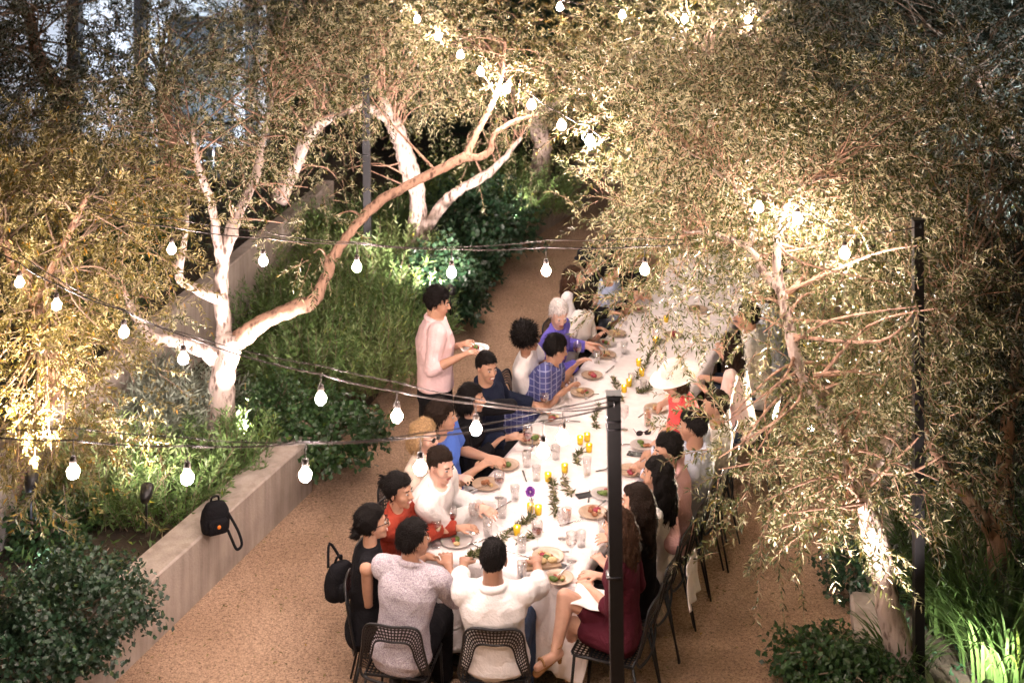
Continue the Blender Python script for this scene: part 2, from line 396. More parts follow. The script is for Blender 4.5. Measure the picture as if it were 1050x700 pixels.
def person(label, pel, heading, head, look, pitch=0, sex='m', sk=SK1, hair=('short', (0.02, 0.014, 0.01)), top=None, bottom=None, hands=None,
           sleeve='short', size=1.0, voxel=0.008, stand=False, smile=False, legs=None, group='guests seated along the banquet table', seed=0,
           glasses=None, hat=None, tilt=0, curl=0.45, dress=False, apron=None, collar=True, elbow_out=0.6, shoe=(0.03, 0.028, 0.028), bulk=1.0, barelegs=False):
    """pel = pelvis on the plan (x, y); head = head centre in the world; look = heading of the face"""
    root = empty('person', (pel[0], pel[1], 0), 0, label, 'person', group)
    o = V((pel[0], pel[1], 0)); s = size*(0.95 if sex == 'f' else 1.0); b = bulk*(0.88 if sex == 'f' else 1.0)
    f = V((math.cos(R(heading)), math.sin(R(heading)), 0)); r_ = V((f.y, -f.x, 0))
    head = V(head)-o; hipz = 0.53 if not stand else 0.93*s
    hip = V((0, 0, hipz)); nb = head-V((0, 0, 0.150*s))-V((math.cos(R(look)), math.sin(R(look)), 0))*0.015
    sp = nb-hip; L = sp.length; up = sp.normalized(); ff = (f-up*f.dot(up)).normalized(); rr = ff.cross(up)
    sw = 0.178*s*(0.9 if sex == 'f' else 1.0)
    # torso rings: (fraction along spine, half width, half depth, forward shift)
    if sex == 'f': T = [(-0.16, .13, .10, 0), (-0.03, .172, .122, -.01), (0.14, .155, .11, 0), (0.34, .122, .092, .005), (0.52, .128, .095, .005), (0.70, .142, .118, .018), (0.86, .142, .095, .0), (0.96, .105, .07, -.005), (1.03, .052, .05, 0)]
    else: T = [(-0.16, .13, .10, 0), (-0.03, .165, .118, -.01), (0.14, .152, .115, 0), (0.34, .140, .108, .008), (0.55, .152, .112, .008), (0.72, .168, .122, .01), (0.87, .168, .10, .0), (0.96, .115, .075, -.005), (1.03, .058, .055, 0)]
    def torso(mb, grow, lo=-1, hi=2, hem=0.0):
        rings = []
        for t, w, d, sh in T:
            if t < lo or t > hi: continue
            c = hip+up*(t*L)+ff*sh-ff*0.02*math.sin(PI*min(max(t, 0), 1))
            rings.append(oval(c, rr, ff, w*b*s+grow+(hem if t < 0.1 else 0), d*b*s+grow+(hem if t < 0.1 else 0), 24))
        mb.loft(rings)
    sh = [nb-up*0.045+rr*(sw*x)-ff*0.005 for x in (-1, 1)]
    ua, fa = 0.285*s, 0.255*s
    arms = []
    for i, x in enumerate((-1, 1)):
        if hands and hands[i] is not None: tgt = V(hands[i])-o
        elif stand: tgt = sh[i]+V((0, 0, -0.5))+rr*(0.08*x)+ff*.05
        else: tgt = f*0.36+r_*(0.13*x)+V((0, 0, 0.80))
        dirn = (tgt-sh[i]); wr = tgt-dirn.normalized()*0.09
        el, wr = ik(sh[i], wr, ua, fa, V((0, 0, -1))+rr*(elbow_out*x)-ff*0.35)
        arms.append((sh[i], el, wr, x))
    LG = []
    for i, x in enumerate((-1, 1)):
        hj = hip+r_*(0.085*s*x)+V((0, 0, -0.01))
        if legs and legs[i]: kn, an = V(legs[i][0])-o, V(legs[i][1])-o; toe = (V(legs[i][2])-o-an) if len(legs[i]) > 2 else f*0.16+V((0, 0, -.05))
        elif stand: kn = hj+V((0, 0, -0.42*s))+f*0.03*x+r_*.01*x; an = V((kn.x, kn.y, 0.09))-f*0.05*x; toe = f*0.15+V((0, 0, -.045))
        else: kn = hj+f*0.41*s+r_*(0.07*x)+V((0, 0, 0.0)); an = kn+V((0, 0, -kn.z+0.09))+f*random.uniform(-.1, .06); toe = f*0.15+V((0, 0, -.045))
        LG.append((hj, kn, an, toe, x))
    Mh = Matrix.Translation(head) @ Matrix.Rotation(R(look-90), 4, 'Z') @ Matrix.Rotation(R(tilt), 4, 'Y') @ Matrix.Rotation(R(-pitch), 4, 'X')
    hs = s*1.0
    # body
    mb = MB(); torso(mb, 0); head_shapes(mb, Mh, hs, 0.92 if sex == 'f' else 1.0)
    mb.cap(nb-up*0.03, Mh @ V((0, -0.022, -0.055)), 0.056*s*b, 0.052*s*b)
    k = 0.86 if sex == 'f' else 1.0
    for a, e, w, x in arms:
        mb.cap(a, a.lerp(nb-up*.06, .5), .056*s*k, .06*s*k)
        mb.cap(a, e, 0.053*s*k*b, 0.041*s*k); mb.cap(e, e.lerp(w, .35), 0.041*s*k, 0.042*s*k); mb.cap(e.lerp(w, .35), w, 0.042*s*k, 0.027*s*k)
        hand(mb, w, (w-e).normalized(), -rr*x, V((0, 0, 1)), curl, s*(0.93 if sex == 'f' else 1))
    for hj, kn, an, toe, x in LG:
        mb.cap(hj, kn, 0.083*s*b, 0.056*s); cm = kn.lerp(an, .32)
        bk = (kn-hj).normalized()*-0.012 if not stand else -f*.012
        mb.cap(kn, cm+bk, 0.055*s, 0.056*s); mb.cap(cm+bk, an, 0.054*s, 0.034*s); mb.cap(an+V((0, 0, -.03)), an+toe, 0.036*s, 0.026*s)
        mb.cap(an+V((0, 0, -.04))-toe*.2, an+toe*.6, 0.03*s, 0.03*s)
    me = remesh(mb, 'body', [skin(sk)], voxel, 2)
    ex = MB(); face_extras(ex, Mh, hs, smile)
    mats = [skin(sk), M_EYE, M_DARK, M_LIP, M_TEETH, hairmat(hair[1])]
    link('body', join_extra(me, ex, mats), root)
    # top
    g = 0.017
    if top is not None:
        mb = MB(); torso(mb, g, -1 if not stand else -.01, 1.1, 0.012 if not dress else 0)
        for a, e, w, x in arms:
            if sleeve == 'none':
                mb.cap(a.lerp(nb-up*.045, .22), a.lerp(nb-up*.05, .6), .05*s*k+g, .055*s*k+g); continue
            mb.cap(a, a.lerp(nb-up*.06, .5), .056*s*k+g, .06*s*k+g)
            if sleeve == 'short': m_ = a.lerp(e, .72); mb.tube([a, a.lerp(e, .35), m_], [.053*s*k*b+g, .052*s*k*b+g+.004, .050*s*k*b+g+.010], 14)
            else:
                mb.cap(a, e, .053*s*k*b+g+.003, .043*s*k+g+.003)
                q = e.lerp(w, .95 if sleeve == 'long' else .35); mb.tube([e, e.lerp(q, .5), q], [.044*s*k+g+.003, .044*s*k+g, (.032 if sleeve == 'long' else .042)*s*k+g+.002], 14)
        if dress:
            m0 = MB()
            for hj, kn, an, toe, x in LG: mb.cap(hj, hj.lerp(kn, .62), .086*s*b+g, .070*s+g)
            mb.cap(hip, hip+f*.22, .10, .06)
        if collar:
            c = nb-up*0.004; ring = [c+(rr*math.cos(t)+ff*math.sin(t))*0.070*s*b+up*(0.012-0.026*math.sin(t)) for t in [2*PI*i/20+PI*.62 for i in range(18)]]
            mb.tube(ring, 0.019*s, 8)
        me = remesh(mb, 'shirt', [top], voxel, 2, 0.0034, seed); link('dress' if dress else 'shirt', me, root)
    if not dress and bottom is not None:
        mb = MB(); torso(mb, 0.006, -1, 0.2)
        for hj, kn, an, toe, x in LG:
            mb.cap(hj, kn, .083*s*b+g, .060*s+g); mb.tube([kn, kn.lerp(an, .5), an+V((0, 0, .02))], [.060*s+g, .055*s+g, .046*s+g], 14)
        me = remesh(mb, 'trousers', [bottom], max(voxel, .009), 2, 0.003, seed+1); link('trousers', me, root)
    if not barelegs:
        for hj, kn, an, toe, x in LG:
            mb = MB(); mb.cap(an+V((0, 0, -.035))-toe*.22, an+toe*1.15, .042*s, .036*s); mb.cap(an+V((0, 0, -.01)), an+toe*.3, .046*s, .04*s)
            sm_ = mat('shoe_leather', shoe, .5, .1) if 'shoe'+str(shoe) not in FAB else FAB['shoe'+str(shoe)]; FAB['shoe'+str(shoe)] = sm_
            link('shoe', remesh(mb, 'shoe', [sm_], .01, 2), root)
    if barelegs:
        for hj, kn, an, toe, x in LG:
            mb = MB(); tn = toe.normalized(); hl = an+V((0, 0, -.045))-tn*.03
            mb.cap(hl, an+toe*1.05+V((0, 0, -.03)), .020, .026); mb.cap(hl, hl+V((0, 0, -.05)), .020, .014)
            cr = tn.cross(V((0, 0, 1))).normalized(); q2 = an+toe*.78; mb.tube([q2+cr*.036*math.cos(t)+V((0, 0, .032*math.sin(t)-.004)) for t in [PI*i/10 for i in range(11)]], .010, 6)
            an2 = an+(kn-an).normalized()*.03; mb.tube([an2+(cr*math.cos(t)+tn*math.sin(t))*.038 for t in [2*PI*i/14 for i in range(15)]], .006, 6)
            link('sandal', remesh(mb, 'sandal', [fab((.30, .16, .07))], .007, 1), root)
    make_hair(hair[0], Mh, hs, hairmat(hair[1]), root, seed)
    q = lambda *p: Mh @ V(p)
    if glasses:
        mb = MB()
        for x in (-1, 1):
            mb.tube([q(.031*x+.022*math.cos(t), .098-.004*abs(math.cos(t)), .002+.015*math.sin(t)) for t in [2*PI*i/14 for i in range(15)]], .0024, 6, False)
            mb.cap(q(.052*x, .094, .006), q(.079*x, .0, .006), .0024, .0024, 6)
            if glasses == 'sun': mb.ell(q(.031*x, .097, .002), (.021, .003, .015), Mh.to_3x3(), 12, 7)
        mb.cap(q(-.01, .1, .004), q(.01, .1, .004), .0024, .0024, 6)
        mb.build('glasses', M_BLACKPL, root)
    if hat:
        mb = MB(); pr = [(.0, .125), (.055, .122), (.078, .10), (.084, .05), (.088, .035), (.12, .03), (.165, .018), (.166, .014), (.12, .026), (.08, .03)] if hat[0] == 'wide' else [(0, .125), (.05, .12), (.08, .095), (.09, .05), (.092, .03), (.115, .022), (.116, .017), (.08, .025)]
        mb.lathe([(a*s*1.16, z+.028) for a, z in pr], (0, 0, 0), 28)
        mb.v = [tuple(Mh @ (Matrix.Rotation(R(8), 4, 'X') @ V((p[0], p[1]*1.1-.012, p[2])))) for p in mb.v]
        h_ = mb.build('hat', hat[1], root); flat_smooth(h_, 50)
    if apron is not None:
        mb = MB(); mb.loft([oval(hip+up*t*L+ff*.0, rr, ff, w, d, 24) for t, w, d in ((-.30, .19, .145), (-.2, .19, .145), (.05, .178, .136), (.1, .176, .134))]); link('apron', remesh(mb, 'apron', [apron], .01, 2, .003), root)
    return root, arms, o
M_BLACKPL = mat('black_acetate', (0.012, 0.012, 0.014), 0.25, 0.1)
# ------------------------------------------------------------------ the setting
def struct(name, mb, m, smooth=False): o = mb.build(name, m, None, smooth); o['kind'] = 'structure'; return o
def gravel():
    m, nt, b, o = nodes('gravel'); tc = N(nt, 'ShaderNodeTexCoord')
    big = N(nt, 'ShaderNodeTexNoise', Scale=0.9, Detail=4.0); nt.links.new(tc.outputs['Object'], big.inputs['Vector'])
    r0 = ramp(nt, big.outputs['Fac'], [(0.3, (0.46, 0.300, 0.192)), (0.7, (0.66, 0.462, 0.318))])
    v = N(nt, 'ShaderNodeTexVoronoi', Scale=115.0); nt.links.new(tc.outputs['Object'], v.inputs['Vector'])
    r1 = ramp(nt, v.outputs['Color'], [(0.10, (0.42, 0.38, 0.36)), (0.45, (0.9, 0.87, 0.85)), (0.8, (1.0, 1.0, 1.0)), (1.0, (1.3, 1.3, 1.3))])
    n2 = N(nt, 'ShaderNodeTexNoise', Scale=38.0, Detail=6.0, Roughness=0.8); nt.links.new(tc.outputs['Object'], n2.inputs['Vector'])
    r2 = ramp(nt, n2.outputs['Fac'], [(0.36, (0.42, 0.40, 0.4)), (0.5, (0.95, 0.95, 0.95)), (0.7, (1.2, 1.2, 1.2))])
    m1 = N(nt, 'ShaderNodeMix', data_type='RGBA', blend_type='MULTIPLY'); m1.inputs[0].default_value = 0.85
    nt.links.new(r0.outputs[0], m1.inputs[6]); nt.links.new(r1.outputs[0], m1.inputs[7])
    m2 = N(nt, 'ShaderNodeMix', data_type='RGBA', blend_type='MULTIPLY'); m2.inputs[0].default_value = 0.8
    nt.links.new(m1.outputs[2], m2.inputs[6]); nt.links.new(r2.outputs[0], m2.inputs[7]); nt.links.new(m2.outputs[2], b.inputs['Base Color'])
    bp = N(nt, 'ShaderNodeBump', Strength=0.8, Distance=0.012); nt.links.new(v.outputs['Distance'], bp.inputs['Height'])
    bp2 = N(nt, 'ShaderNodeBump', Strength=0.5, Distance=0.02); nt.links.new(n2.outputs['Fac'], bp2.inputs['Height']); nt.links.new(bp.outputs[0], bp2.inputs['Normal'])
    nt.links.new(bp2.outputs[0], b.inputs['Normal']); b.inputs['Roughness'].default_value = 0.9; return m
def concrete(name, col):
    m, nt, b, o = nodes(name); tc = N(nt, 'ShaderNodeTexCoord')
    n = N(nt, 'ShaderNodeTexNoise', Scale=2.2, Detail=7.0, Roughness=0.65); nt.links.new(tc.outputs['Object'], n.inputs['Vector'])
    mp = N(nt, 'ShaderNodeMapping'); mp.inputs['Scale'].default_value = (9, 9, 0.8); nt.links.new(tc.outputs['Object'], mp.inputs[0])
    st = N(nt, 'ShaderNodeTexNoise', Scale=1.5, Detail=4.0); nt.links.new(mp.outputs[0], st.inputs['Vector'])
    r1 = ramp(nt, n.outputs['Fac'], [(0.3, sc3(col, .72)), (0.7, sc3(col, 1.12))]); r2 = ramp(nt, st.outputs['Fac'], [(0.35, (.72, .7, .68)), (0.6, (1, 1, 1))])
    mx = N(nt, 'ShaderNodeMix', data_type='RGBA', blend_type='MULTIPLY'); mx.inputs[0].default_value = .8
    nt.links.new(r1.outputs[0], mx.inputs[6]); nt.links.new(r2.outputs[0], mx.inputs[7]); nt.links.new(mx.outputs[2], b.inputs['Base Color'])
    n3 = N(nt, 'ShaderNodeTexNoise', Scale=60.0, Detail=5.0); nt.links.new(tc.outputs['Object'], n3.inputs['Vector'])
    bp = N(nt, 'ShaderNodeBump', Strength=0.35, Distance=0.01); nt.links.new(n3.outputs['Fac'], bp.inputs['Height']); nt.links.new(bp.outputs[0], b.inputs['Normal'])
    b.inputs['Roughness'].default_value = .85; return m
M_CONC = concrete('concrete', (0.42, 0.36, 0.31)); M_SOIL = mat('soil', (0.05, 0.036, 0.024), 0.95, 0.4, 8, 0.8, 40)
M_METAL = mat('black_steel', (0.012, 0.012, 0.013), 0.4, 0.15, metal=0.3)
M_WHITEW = mat('white_render', (0.75, 0.76, 0.78), 0.8, 0.06, 3, 0.2, 80)
M_GLASSD = mat('dark_window', (0.03, 0.04, 0.05), 0.4, 0.1, spec=0.5)
g = MB(); g.add([(-44, -12, 0), (44, -12, 0), (44, 94, 0), (-44, 94, 0)], [(0, 1, 2, 3)]); struct('ground', g, gravel())
def slab(name, poly, z0, z1, m):
    g = MB(); n = len(poly); g.add([(x, y, z1) for x, y in poly]+[(x, y, z0) for x, y in poly], [tuple(range(n))]+[(i, n+i, n+(i+1) % n, (i+1) % n) for i in range(n)]); return struct(name, g, m)
slab('planting_bed', [(-4.2, 4), (-2.55, 9.07), (-1.83, 11.14), (-1.5, 12.4), (-1.15, 13.9), (-0.35, 15.9), (-0.12, 17.7), (.9, 20), (1.0, 24), (-2.4, 24), (-2.42, 17.7), (-3.64, 10.4), (-4.6, 4)][::-1], -0.1, 0.3, M_SOIL)
slab('upper_terrace', [(-4.62, 4), (-3.66, 10.4), (-2.44, 17.7), (-2.42, 24), (-12, 24), (-12, 4)][::-1], -0.1, 0.86, M_SOIL)
slab('right_planting_bed', [(2.5, 3), (2.25, 7.6), (2.42, 9.2), (3.0, 10.6), (3.9, 13), (4.8, 18), (5.2, 24), (16, 24), (16, 3)], -0.1, 0.06, M_SOIL)
slab('far_lawn', [(-40, 24.1), (40, 24.1), (40, 90), (-40, 90)], -0.1, 0.10, mat('dark_turf', (0.02, 0.035, 0.012), 0.9, 0.4, 3))

def wall_run(name, label, pts, z0, z1, th, parts='coping', left=True):
    """a cast wall along pts with a slightly proud top"""
    g = MB(); n = len(pts); P = [V((x, y, 0)) for x, y in pts]; nn = []
    for i in range(n):
        d = (P[min(i+1, n-1)]-P[max(i-1, 0)]).normalized(); nn.append(V((-d.y, d.x, 0)))
    rings = []
    for p, q in zip(P, nn):
        a, b = p, p+q*th; bv = .012
        rings.append([a+V((0, 0, z0)), a+V((0, 0, z1-bv)), a+q*bv+V((0, 0, z1)), b-q*bv+V((0, 0, z1)), b+V((0, 0, z1-bv)), b+V((0, 0, z0))])
    g.loft(rings); o = g.build(name, M_CONC, None, False); return tag(o, label, 'wall')
def densify(pts, st=0.5):
    out = []
    for (a, b), (c, d) in zip(pts, pts[1:]):
        k = max(1, int(math.hypot(c-a, d-b)/st))
        for i in range(k): out.append((a+(c-a)*i/k, b+(d-b)*i/k))
    return out+[pts[-1]]
wall_run('planter_wall', 'low pale concrete seat wall with a black backpack on top, beside the gravel path', [(-3.83, 5.0), (-2.41, 9.07), (-1.69, 11.14)], -.05, .45, .27)
wall_run('terrace_wall', 'long concrete retaining wall running up behind the left olive tree, its top edge lit white', [(-4.65, 4.0), (-3.6, 10.4), (-2.38, 17.6)], 0.2, 1.02, .16)
wall_run('path_wall', 'concrete kerb wall where the gravel path bends away behind the far guests', [(-.12, 17.5), (.42, 18.7), (1.0, 19.9), (1.7, 22)], -.05, .5, .30)
ks = bpy.data.objects
krb = empty('stone_edging', (2.3, 8.5, 0), 0, 'pale stone edging at the bottom right where the gravel meets the planting', 'kerb')
for i, (a, b) in enumerate([((2.20, 7.0), (2.22, 7.75)), ((2.22, 7.79), (2.36, 8.6)), ((2.37, 8.64), (2.50, 9.35)), ((2.52, 9.39), (2.95, 10.4)), ((2.97, 10.44), (3.5, 11.7)), ((3.52, 11.75), (4.0, 13.1))]):
    a = V((*a, 0)); b = V((*b, 0)); d = (b-a); g = MB(); rt = Matrix.Rotation(math.atan2(d.y, d.x), 3, 'Z')
    g.box((a+b)/2+V((-2.3, -8.5, .06)), (d.length, .2, .2), rt, .02); g.build('stone', M_CONC, krb, False)

# building far behind on the left, white wall washed by cool light
bd = empty('building', (-6.9, 20.2, 0), 0, 'white walled building glimpsed through the leaves at upper left, lit cool white', 'building')
g = MB(); g.box((-0.2, 0.3, 2.6), (6.6, .3, 5.2)); g.build('wall', M_WHITEW, bd, False)
g = MB(); g.box((-.2, -.1, 4.3), (7.0, .9, .22)); g.build('roof_beam', M_METAL, bd, False)
for x in (-2.9, -1.1, 0.2, 1.2, 2.9):
    g = MB(); g.box((x, .02, 2.1), (.16, .22, 4.18)); g.build('column', M_METAL, bd, False)
for x in (-2.0, 2.1):
    g = MB(); g.box((x, .12, 1.9), (1.0, .05, 1.9)); w = g.build('window', M_METAL, bd, False)
    g = MB(); g.box((x, .09, 1.9), (.88, .04, 1.78)); g.build('pane', M_GLASSD, w, False)
hr = empty('handrail', (-5.0, 16.5, .86), 0, 'dark steel handrail on the terrace in front of the white building', 'handrail')
g = MB(); g.tube([(-1.6, -1.2, .9), (1.9, 1.8, .9)], .03, 8); g.tube([(-1.6, -1.2, .45), (1.9, 1.8, .45)], .015, 8); g.build('rail', M_METAL, hr)
for k in range(5):
    g = MB(); t = k/4; g.tube([(-1.6+3.5*t, -1.2+3*t, 0), (-1.6+3.5*t, -1.2+3*t, .9)], .02, 8); g.build('post', M_METAL, hr)

# ------------------------------------------------------------------ leaves
def norm(a): return a/np.maximum(np.linalg.norm(a, axis=-1, keepdims=True), 1e-9)
def leaf_mesh(name, base, direc, nor, ln, wd, m, tint, fold=0.25, belly=0.45):
    n = len(base); side = norm(np.cross(direc, nor)); nor = norm(np.cross(side, direc))
    ln = ln[:, None]; wd = wd[:, None]
    mid = base+direc*ln*belly
    v = np.stack([base, mid+side*wd*.5+nor*wd*fold, base+direc*ln-nor*wd*fold*.6, mid-side*wd*.5+nor*wd*fold], 1).reshape(-1, 3)
    me = bpy.data.meshes.new(name); me.vertices.add(4*n); me.vertices.foreach_set('co', v.ravel().astype(np.float32))
    # two triangles folded along the midrib
    idx = np.arange(n)[:, None]*4+np.array([0, 1, 2, 0, 2, 3])[None]
    me.loops.add(6*n); me.loops.foreach_set('vertex_index', idx.ravel().astype(np.int32))
    me.polygons.add(2*n); me.polygons.foreach_set('loop_start', np.arange(0, 6*n, 3, dtype=np.int32)); me.polygons.foreach_set('loop_total', np.full(2*n, 3, np.int32))
    me.materials.append(m); me.update(calc_edges=True)
    at = me.attributes.new('tint', 'FLOAT', 'POINT'); at.data.foreach_set('value', np.repeat(tint, 4).astype(np.float32))
    return me
def leaves_on_twigs(p0, d, L, per, ll, lw, spread=0.9, droop=0.3):
    """p0, d, L: twigs; per leaves on each, in pairs; returns leaf arrays and the twig polyline"""
    n = len(p0); t = np.linspace(0.12, 1, per)[None, :]+rng.uniform(-.04, .04, (n, per))
    sag = np.array([0, 0, -1.0]); 
    pos = p0[:, None]+d[:, None]*(t*L[:, None])[..., None]+sag*(droop*(t**2)*L[:, None])[..., None]
    tan = norm(d[:, None]+sag*(2*droop*t)[..., None])
    rnd = norm(rng.normal(size=(n, per, 3))); perp = norm(np.cross(tan, rnd))
    perp[:, 1::2] = -perp[:, 0:per-1:2][:, :perp[:, 1::2].shape[1]]
    ld = norm(tan*rng.uniform(.5, 1.1, (n, per, 1))+perp*spread)
    nor = norm(rng.normal(size=(n, per, 3))*.6+np.array([0, 0, 1.1]))
    ln = ll*rng.uniform(.45, 1.3, (n, per)); wd = lw*rng.uniform(.75, 1.2, (n, per))
    f = lambda a: a.reshape(-1, a.shape[-1]) if a.ndim == 3 else a.ravel()
    return f(pos), f(ld), f(nor), f(ln), f(wd)
def twig_tubes(mb, p0, d, L, droop, r=0.004, stride=1):
    for i in range(0, len(p0), stride):
        a = V(p0[i]); dd = V(d[i]); l = float(L[i]); pts = [a+dd*l*t+V((0, 0, -droop*t*t*l)) for t in (0, .5, 1)]
        mb.tube(pts, [r, r*.75, r*.3], 3, False)

M_OL = mat_leaf('olive_leaf', (0.070, 0.082, 0.024), (0.40, 0.37, 0.21), 0.38, .28)
M_OL2 = mat_leaf('olive_leaf_lit_and_dry', (0.16, 0.135, 0.035), (0.40, 0.35, 0.17), 0.45, 0.35)  # golden lamplight put into the leaf colour of lit trees; also dry leaves
M_OLD = mat_leaf('olive_leaf_shaded', (0.035, 0.045, 0.022), (0.17, 0.19, 0.15), 0.45, 0.15)  # shaded copy of the olive leaf, its shade put into the colour
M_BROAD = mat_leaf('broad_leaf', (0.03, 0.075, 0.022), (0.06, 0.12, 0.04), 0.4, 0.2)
M_DARKL = mat_leaf('dark_shaded_leaf', (0.018, 0.05, 0.022), (0.04, 0.08, 0.035), 0.4, 0.15)  # dark green; for bushes in shadow the shade is put into this colour
M_GRASS = mat_leaf('grass_blade', (0.075, 0.13, 0.035), (0.09, 0.15, 0.045), 0.4, 0.3)
M_ROSE = mat_leaf('rosemary_needle', (0.10, 0.18, 0.045), (0.14, 0.22, 0.07), 0.5, 0.2)
M_ROSE2 = mat_leaf('light_needle', (0.17, 0.24, 0.07), (0.20, 0.26, 0.10), 0.5, 0.2)
M_SILV = mat_leaf('silver_leaf', (0.30, 0.34, 0.26), (0.36, 0.40, 0.32), 0.6, 0.2)
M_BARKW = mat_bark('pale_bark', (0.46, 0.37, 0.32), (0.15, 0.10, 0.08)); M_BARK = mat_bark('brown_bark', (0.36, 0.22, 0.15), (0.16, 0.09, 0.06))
M_TWIG = mat('twig_bark', (0.25, 0.18, 0.13), .9, .2)

def olive(label, limbs, crown, leaf=M_OL, bark=M_BARK, ll=0.064, lw=0.0155, per=22, tl=0.34, droop=0.35, group='olive trees around the table', spread=0.9, sig=0.2, barks=None):
    """limbs: [(points, radii)], first is the trunk; crown: [(centre, radii, clumps, twigs per clump)]"""
    b = V(limbs[0][0][0]); root = empty('olive_tree', b, 0, label, 'tree', group); nodes_ = []
    for i, (pts, rad) in enumerate(limbs):
        P = crom(pts, 6); Rr = lerp_list(rad, 6)
        P = [p+V((random.uniform(-1, 1), random.uniform(-1, 1), random.uniform(-1, 1)))*rad[0]*.10 for p in P]
        mb = MB()
        if i == 0: Rr = [r_*(1+0.55*max(0, 1-k/5)) for k, r_ in enumerate(Rr)]
        mb.tube([p-b for p in P], Rr, 14, True, 0.16); o = mb.build('trunk' if i == 0 else 'limb', (barks or {}).get(i, bark), root)
        nodes_ += [(p, r_) for p, r_ in list(zip(P, Rr))[len(P)//3:]]
    bm_ = MB(); P0, D, LL = [], [], []
    for cen, rad, nc, nt_ in crown:
        cen = np.array(cen, float); rad = np.array(rad, float)
        u = norm(rng.normal(size=(nc, 3)))*rng.uniform(.25, 1, (nc, 1))**.5; cl = cen+u*rad
        for c in cl:
            cv = V(c); q, r_ = min(nodes_, key=lambda k: (k[0]-cv).length+random.uniform(0, .9))
            if (q-cv).length > .15:
                mid = q.lerp(cv, .5)+V((random.uniform(-.22, .22), random.uniform(-.22, .22), random.uniform(-.06, .22)))*(q-cv).length
                P = crom([q, mid, cv], 4); rr_ = min(r_*.4, .014)
                bm_.tube([p-b for p in P], [rr_*(1-.75*k/8) for k in range(9)], 5, False)
            k = int(nt_*random.uniform(.6, 1.4)); p = c+rng.normal(size=(k, 3))*sig*np.array([1, 1, .8])
            dd = norm((p-cen)/rad*.5+norm(rng.normal(size=(k, 3)))*.8+norm((p-c)+1e-6)*.5)
            P0.append(p); D.append(dd); LL.append(tl*rng.uniform(.5, 1.25, k))
    P0 = np.concatenate(P0); D = np.concatenate(D); LL = np.concatenate(LL)
    P0l = P0-np.array(b); twig_tubes(bm_, P0l, D, LL, droop, .0035, 2)
    br = bm_.build('branches', M_TWIG if bark != M_BARKW else M_BARK, root)
    a = leaves_on_twigs(P0l, D, LL, per, ll, lw, spread, droop); tint = np.clip(rng.normal(.45, .32, len(a[0])), 0, 1)
    link('crown', leaf_mesh('crown', *a, leaf, tint), root); return root

def shrub(kind, label, c, rad, h, n, leaf, name='shrub', group=None, cat='plant', ll=.05, lw=.03, lean=(0, 0)):
    c = V(c); root = empty(name, c, 0, label, cat, group); st = MB()
    if kind == 'broad':                       # domed bush of rounded leaves
        k = n; u = norm(rng.normal(size=(k, 3))); u[:, 2] = np.abs(u[:, 2]); rr_ = rng.uniform(.45, 1, (k, 1))**.6
        lump = 1+0.22*np.sin(u[:, :1]*7+c.x*3)*np.cos(u[:, 1:2]*6+c.y)+.14*np.sin(u[:, 2:]*13+u[:, :1]*9)
        base = u*rr_*lump*np.array([rad, rad, h])
        direc = norm(u*.5+rng.normal(size=(k, 3))*.6); nor = norm(u*.7+np.array([0, 0, .6])+rng.normal(size=(k, 3))*.35)
        ln = ll*rng.uniform(.6, 1.3, k); wd = lw*rng.uniform(.7, 1.3, k)
        me = leaf_mesh('foliage', base, direc, nor, ln, wd, leaf, np.clip(rng.normal(.45, .25, k), 0, 1), .12, .55)
        for i in range(26):
            a = random.uniform(0, 2*PI); e = V((math.cos(a)*rad*random.uniform(.3, .9), math.sin(a)*rad*random.uniform(.3, .9), h*random.uniform(.3, .85)))
            st.tube([V((0, 0, -.02)), e*.5+V((0, 0, .08)), e], [.009, .006, .003], 4, False)
    elif kind == 'needle':                    # upright stems set with fine needles
        k = n; a = rng.uniform(0, 2*PI, k); r_ = rad*rng.uniform(0, 1, k)**.5
        p0 = np.stack([np.cos(a)*r_, np.sin(a)*r_, np.zeros(k)], 1); d = norm(p0/rad*.55+np.array([lean[0], lean[1], 1])+rng.normal(size=(k, 3))*.18)
        L = h*rng.uniform(.5, 1.1, k)*(1-.35*(r_/rad)**2); per = 34
        arr = leaves_on_twigs(p0, d, L, per, ll, lw, .8, .08); arr = list(arr); arr[2] = norm(rng.normal(size=arr[2].shape)+np.array([0, 0, .3]))
        me = leaf_mesh('foliage', *arr, leaf, np.clip(rng.normal(.45, .25, k*per), 0, 1), .2); twig_tubes(st, p0, d, L, .08, .004, 2)
    elif kind == 'blade':                     # arching strap leaves
        vs, fs, tn = [], [], []
        for i in range(n):
            a = random.uniform(0, 2*PI); r_ = rad*random.uniform(0, .6); p = V((math.cos(a)*r_, math.sin(a)*r_, 0)); a2 = a+random.uniform(-.8, .8)
            out = V((math.cos(a2), math.sin(a2), 0)); sd = V((-out.y, out.x, 0)); H = h*random.uniform(.55, 1.15); k = random.uniform(.25, .8); w = lw*random.uniform(.7, 1.2); b0 = len(vs); t0 = random.random()
            for j in range(6):
                t = j/5; q = p+out*(k*H*t*t*1.1+.05*t)+V((0, 0, H*(t-.42*k*t**3.2))); ww = w*(1-t**2.2)+.0008
                vs += [q-sd*ww*.5, q+sd*ww*.5]; tn += [t0, t0]
                if j: m_ = b0+2*j; fs.append((m_-2, m_-1, m_+1, m_))
        me = bpy.data.meshes.new('foliage'); me.from_pydata([tuple(v) for v in vs], [], fs); me.materials.append(leaf); me.update()
        at = me.attributes.new('tint', 'FLOAT', 'POINT'); at.data.foreach_set('value', tn)
    link('blades' if kind == 'blade' else 'foliage', me, root)
    if st.v: st.build('stems', M_TWIG, root)
    return root
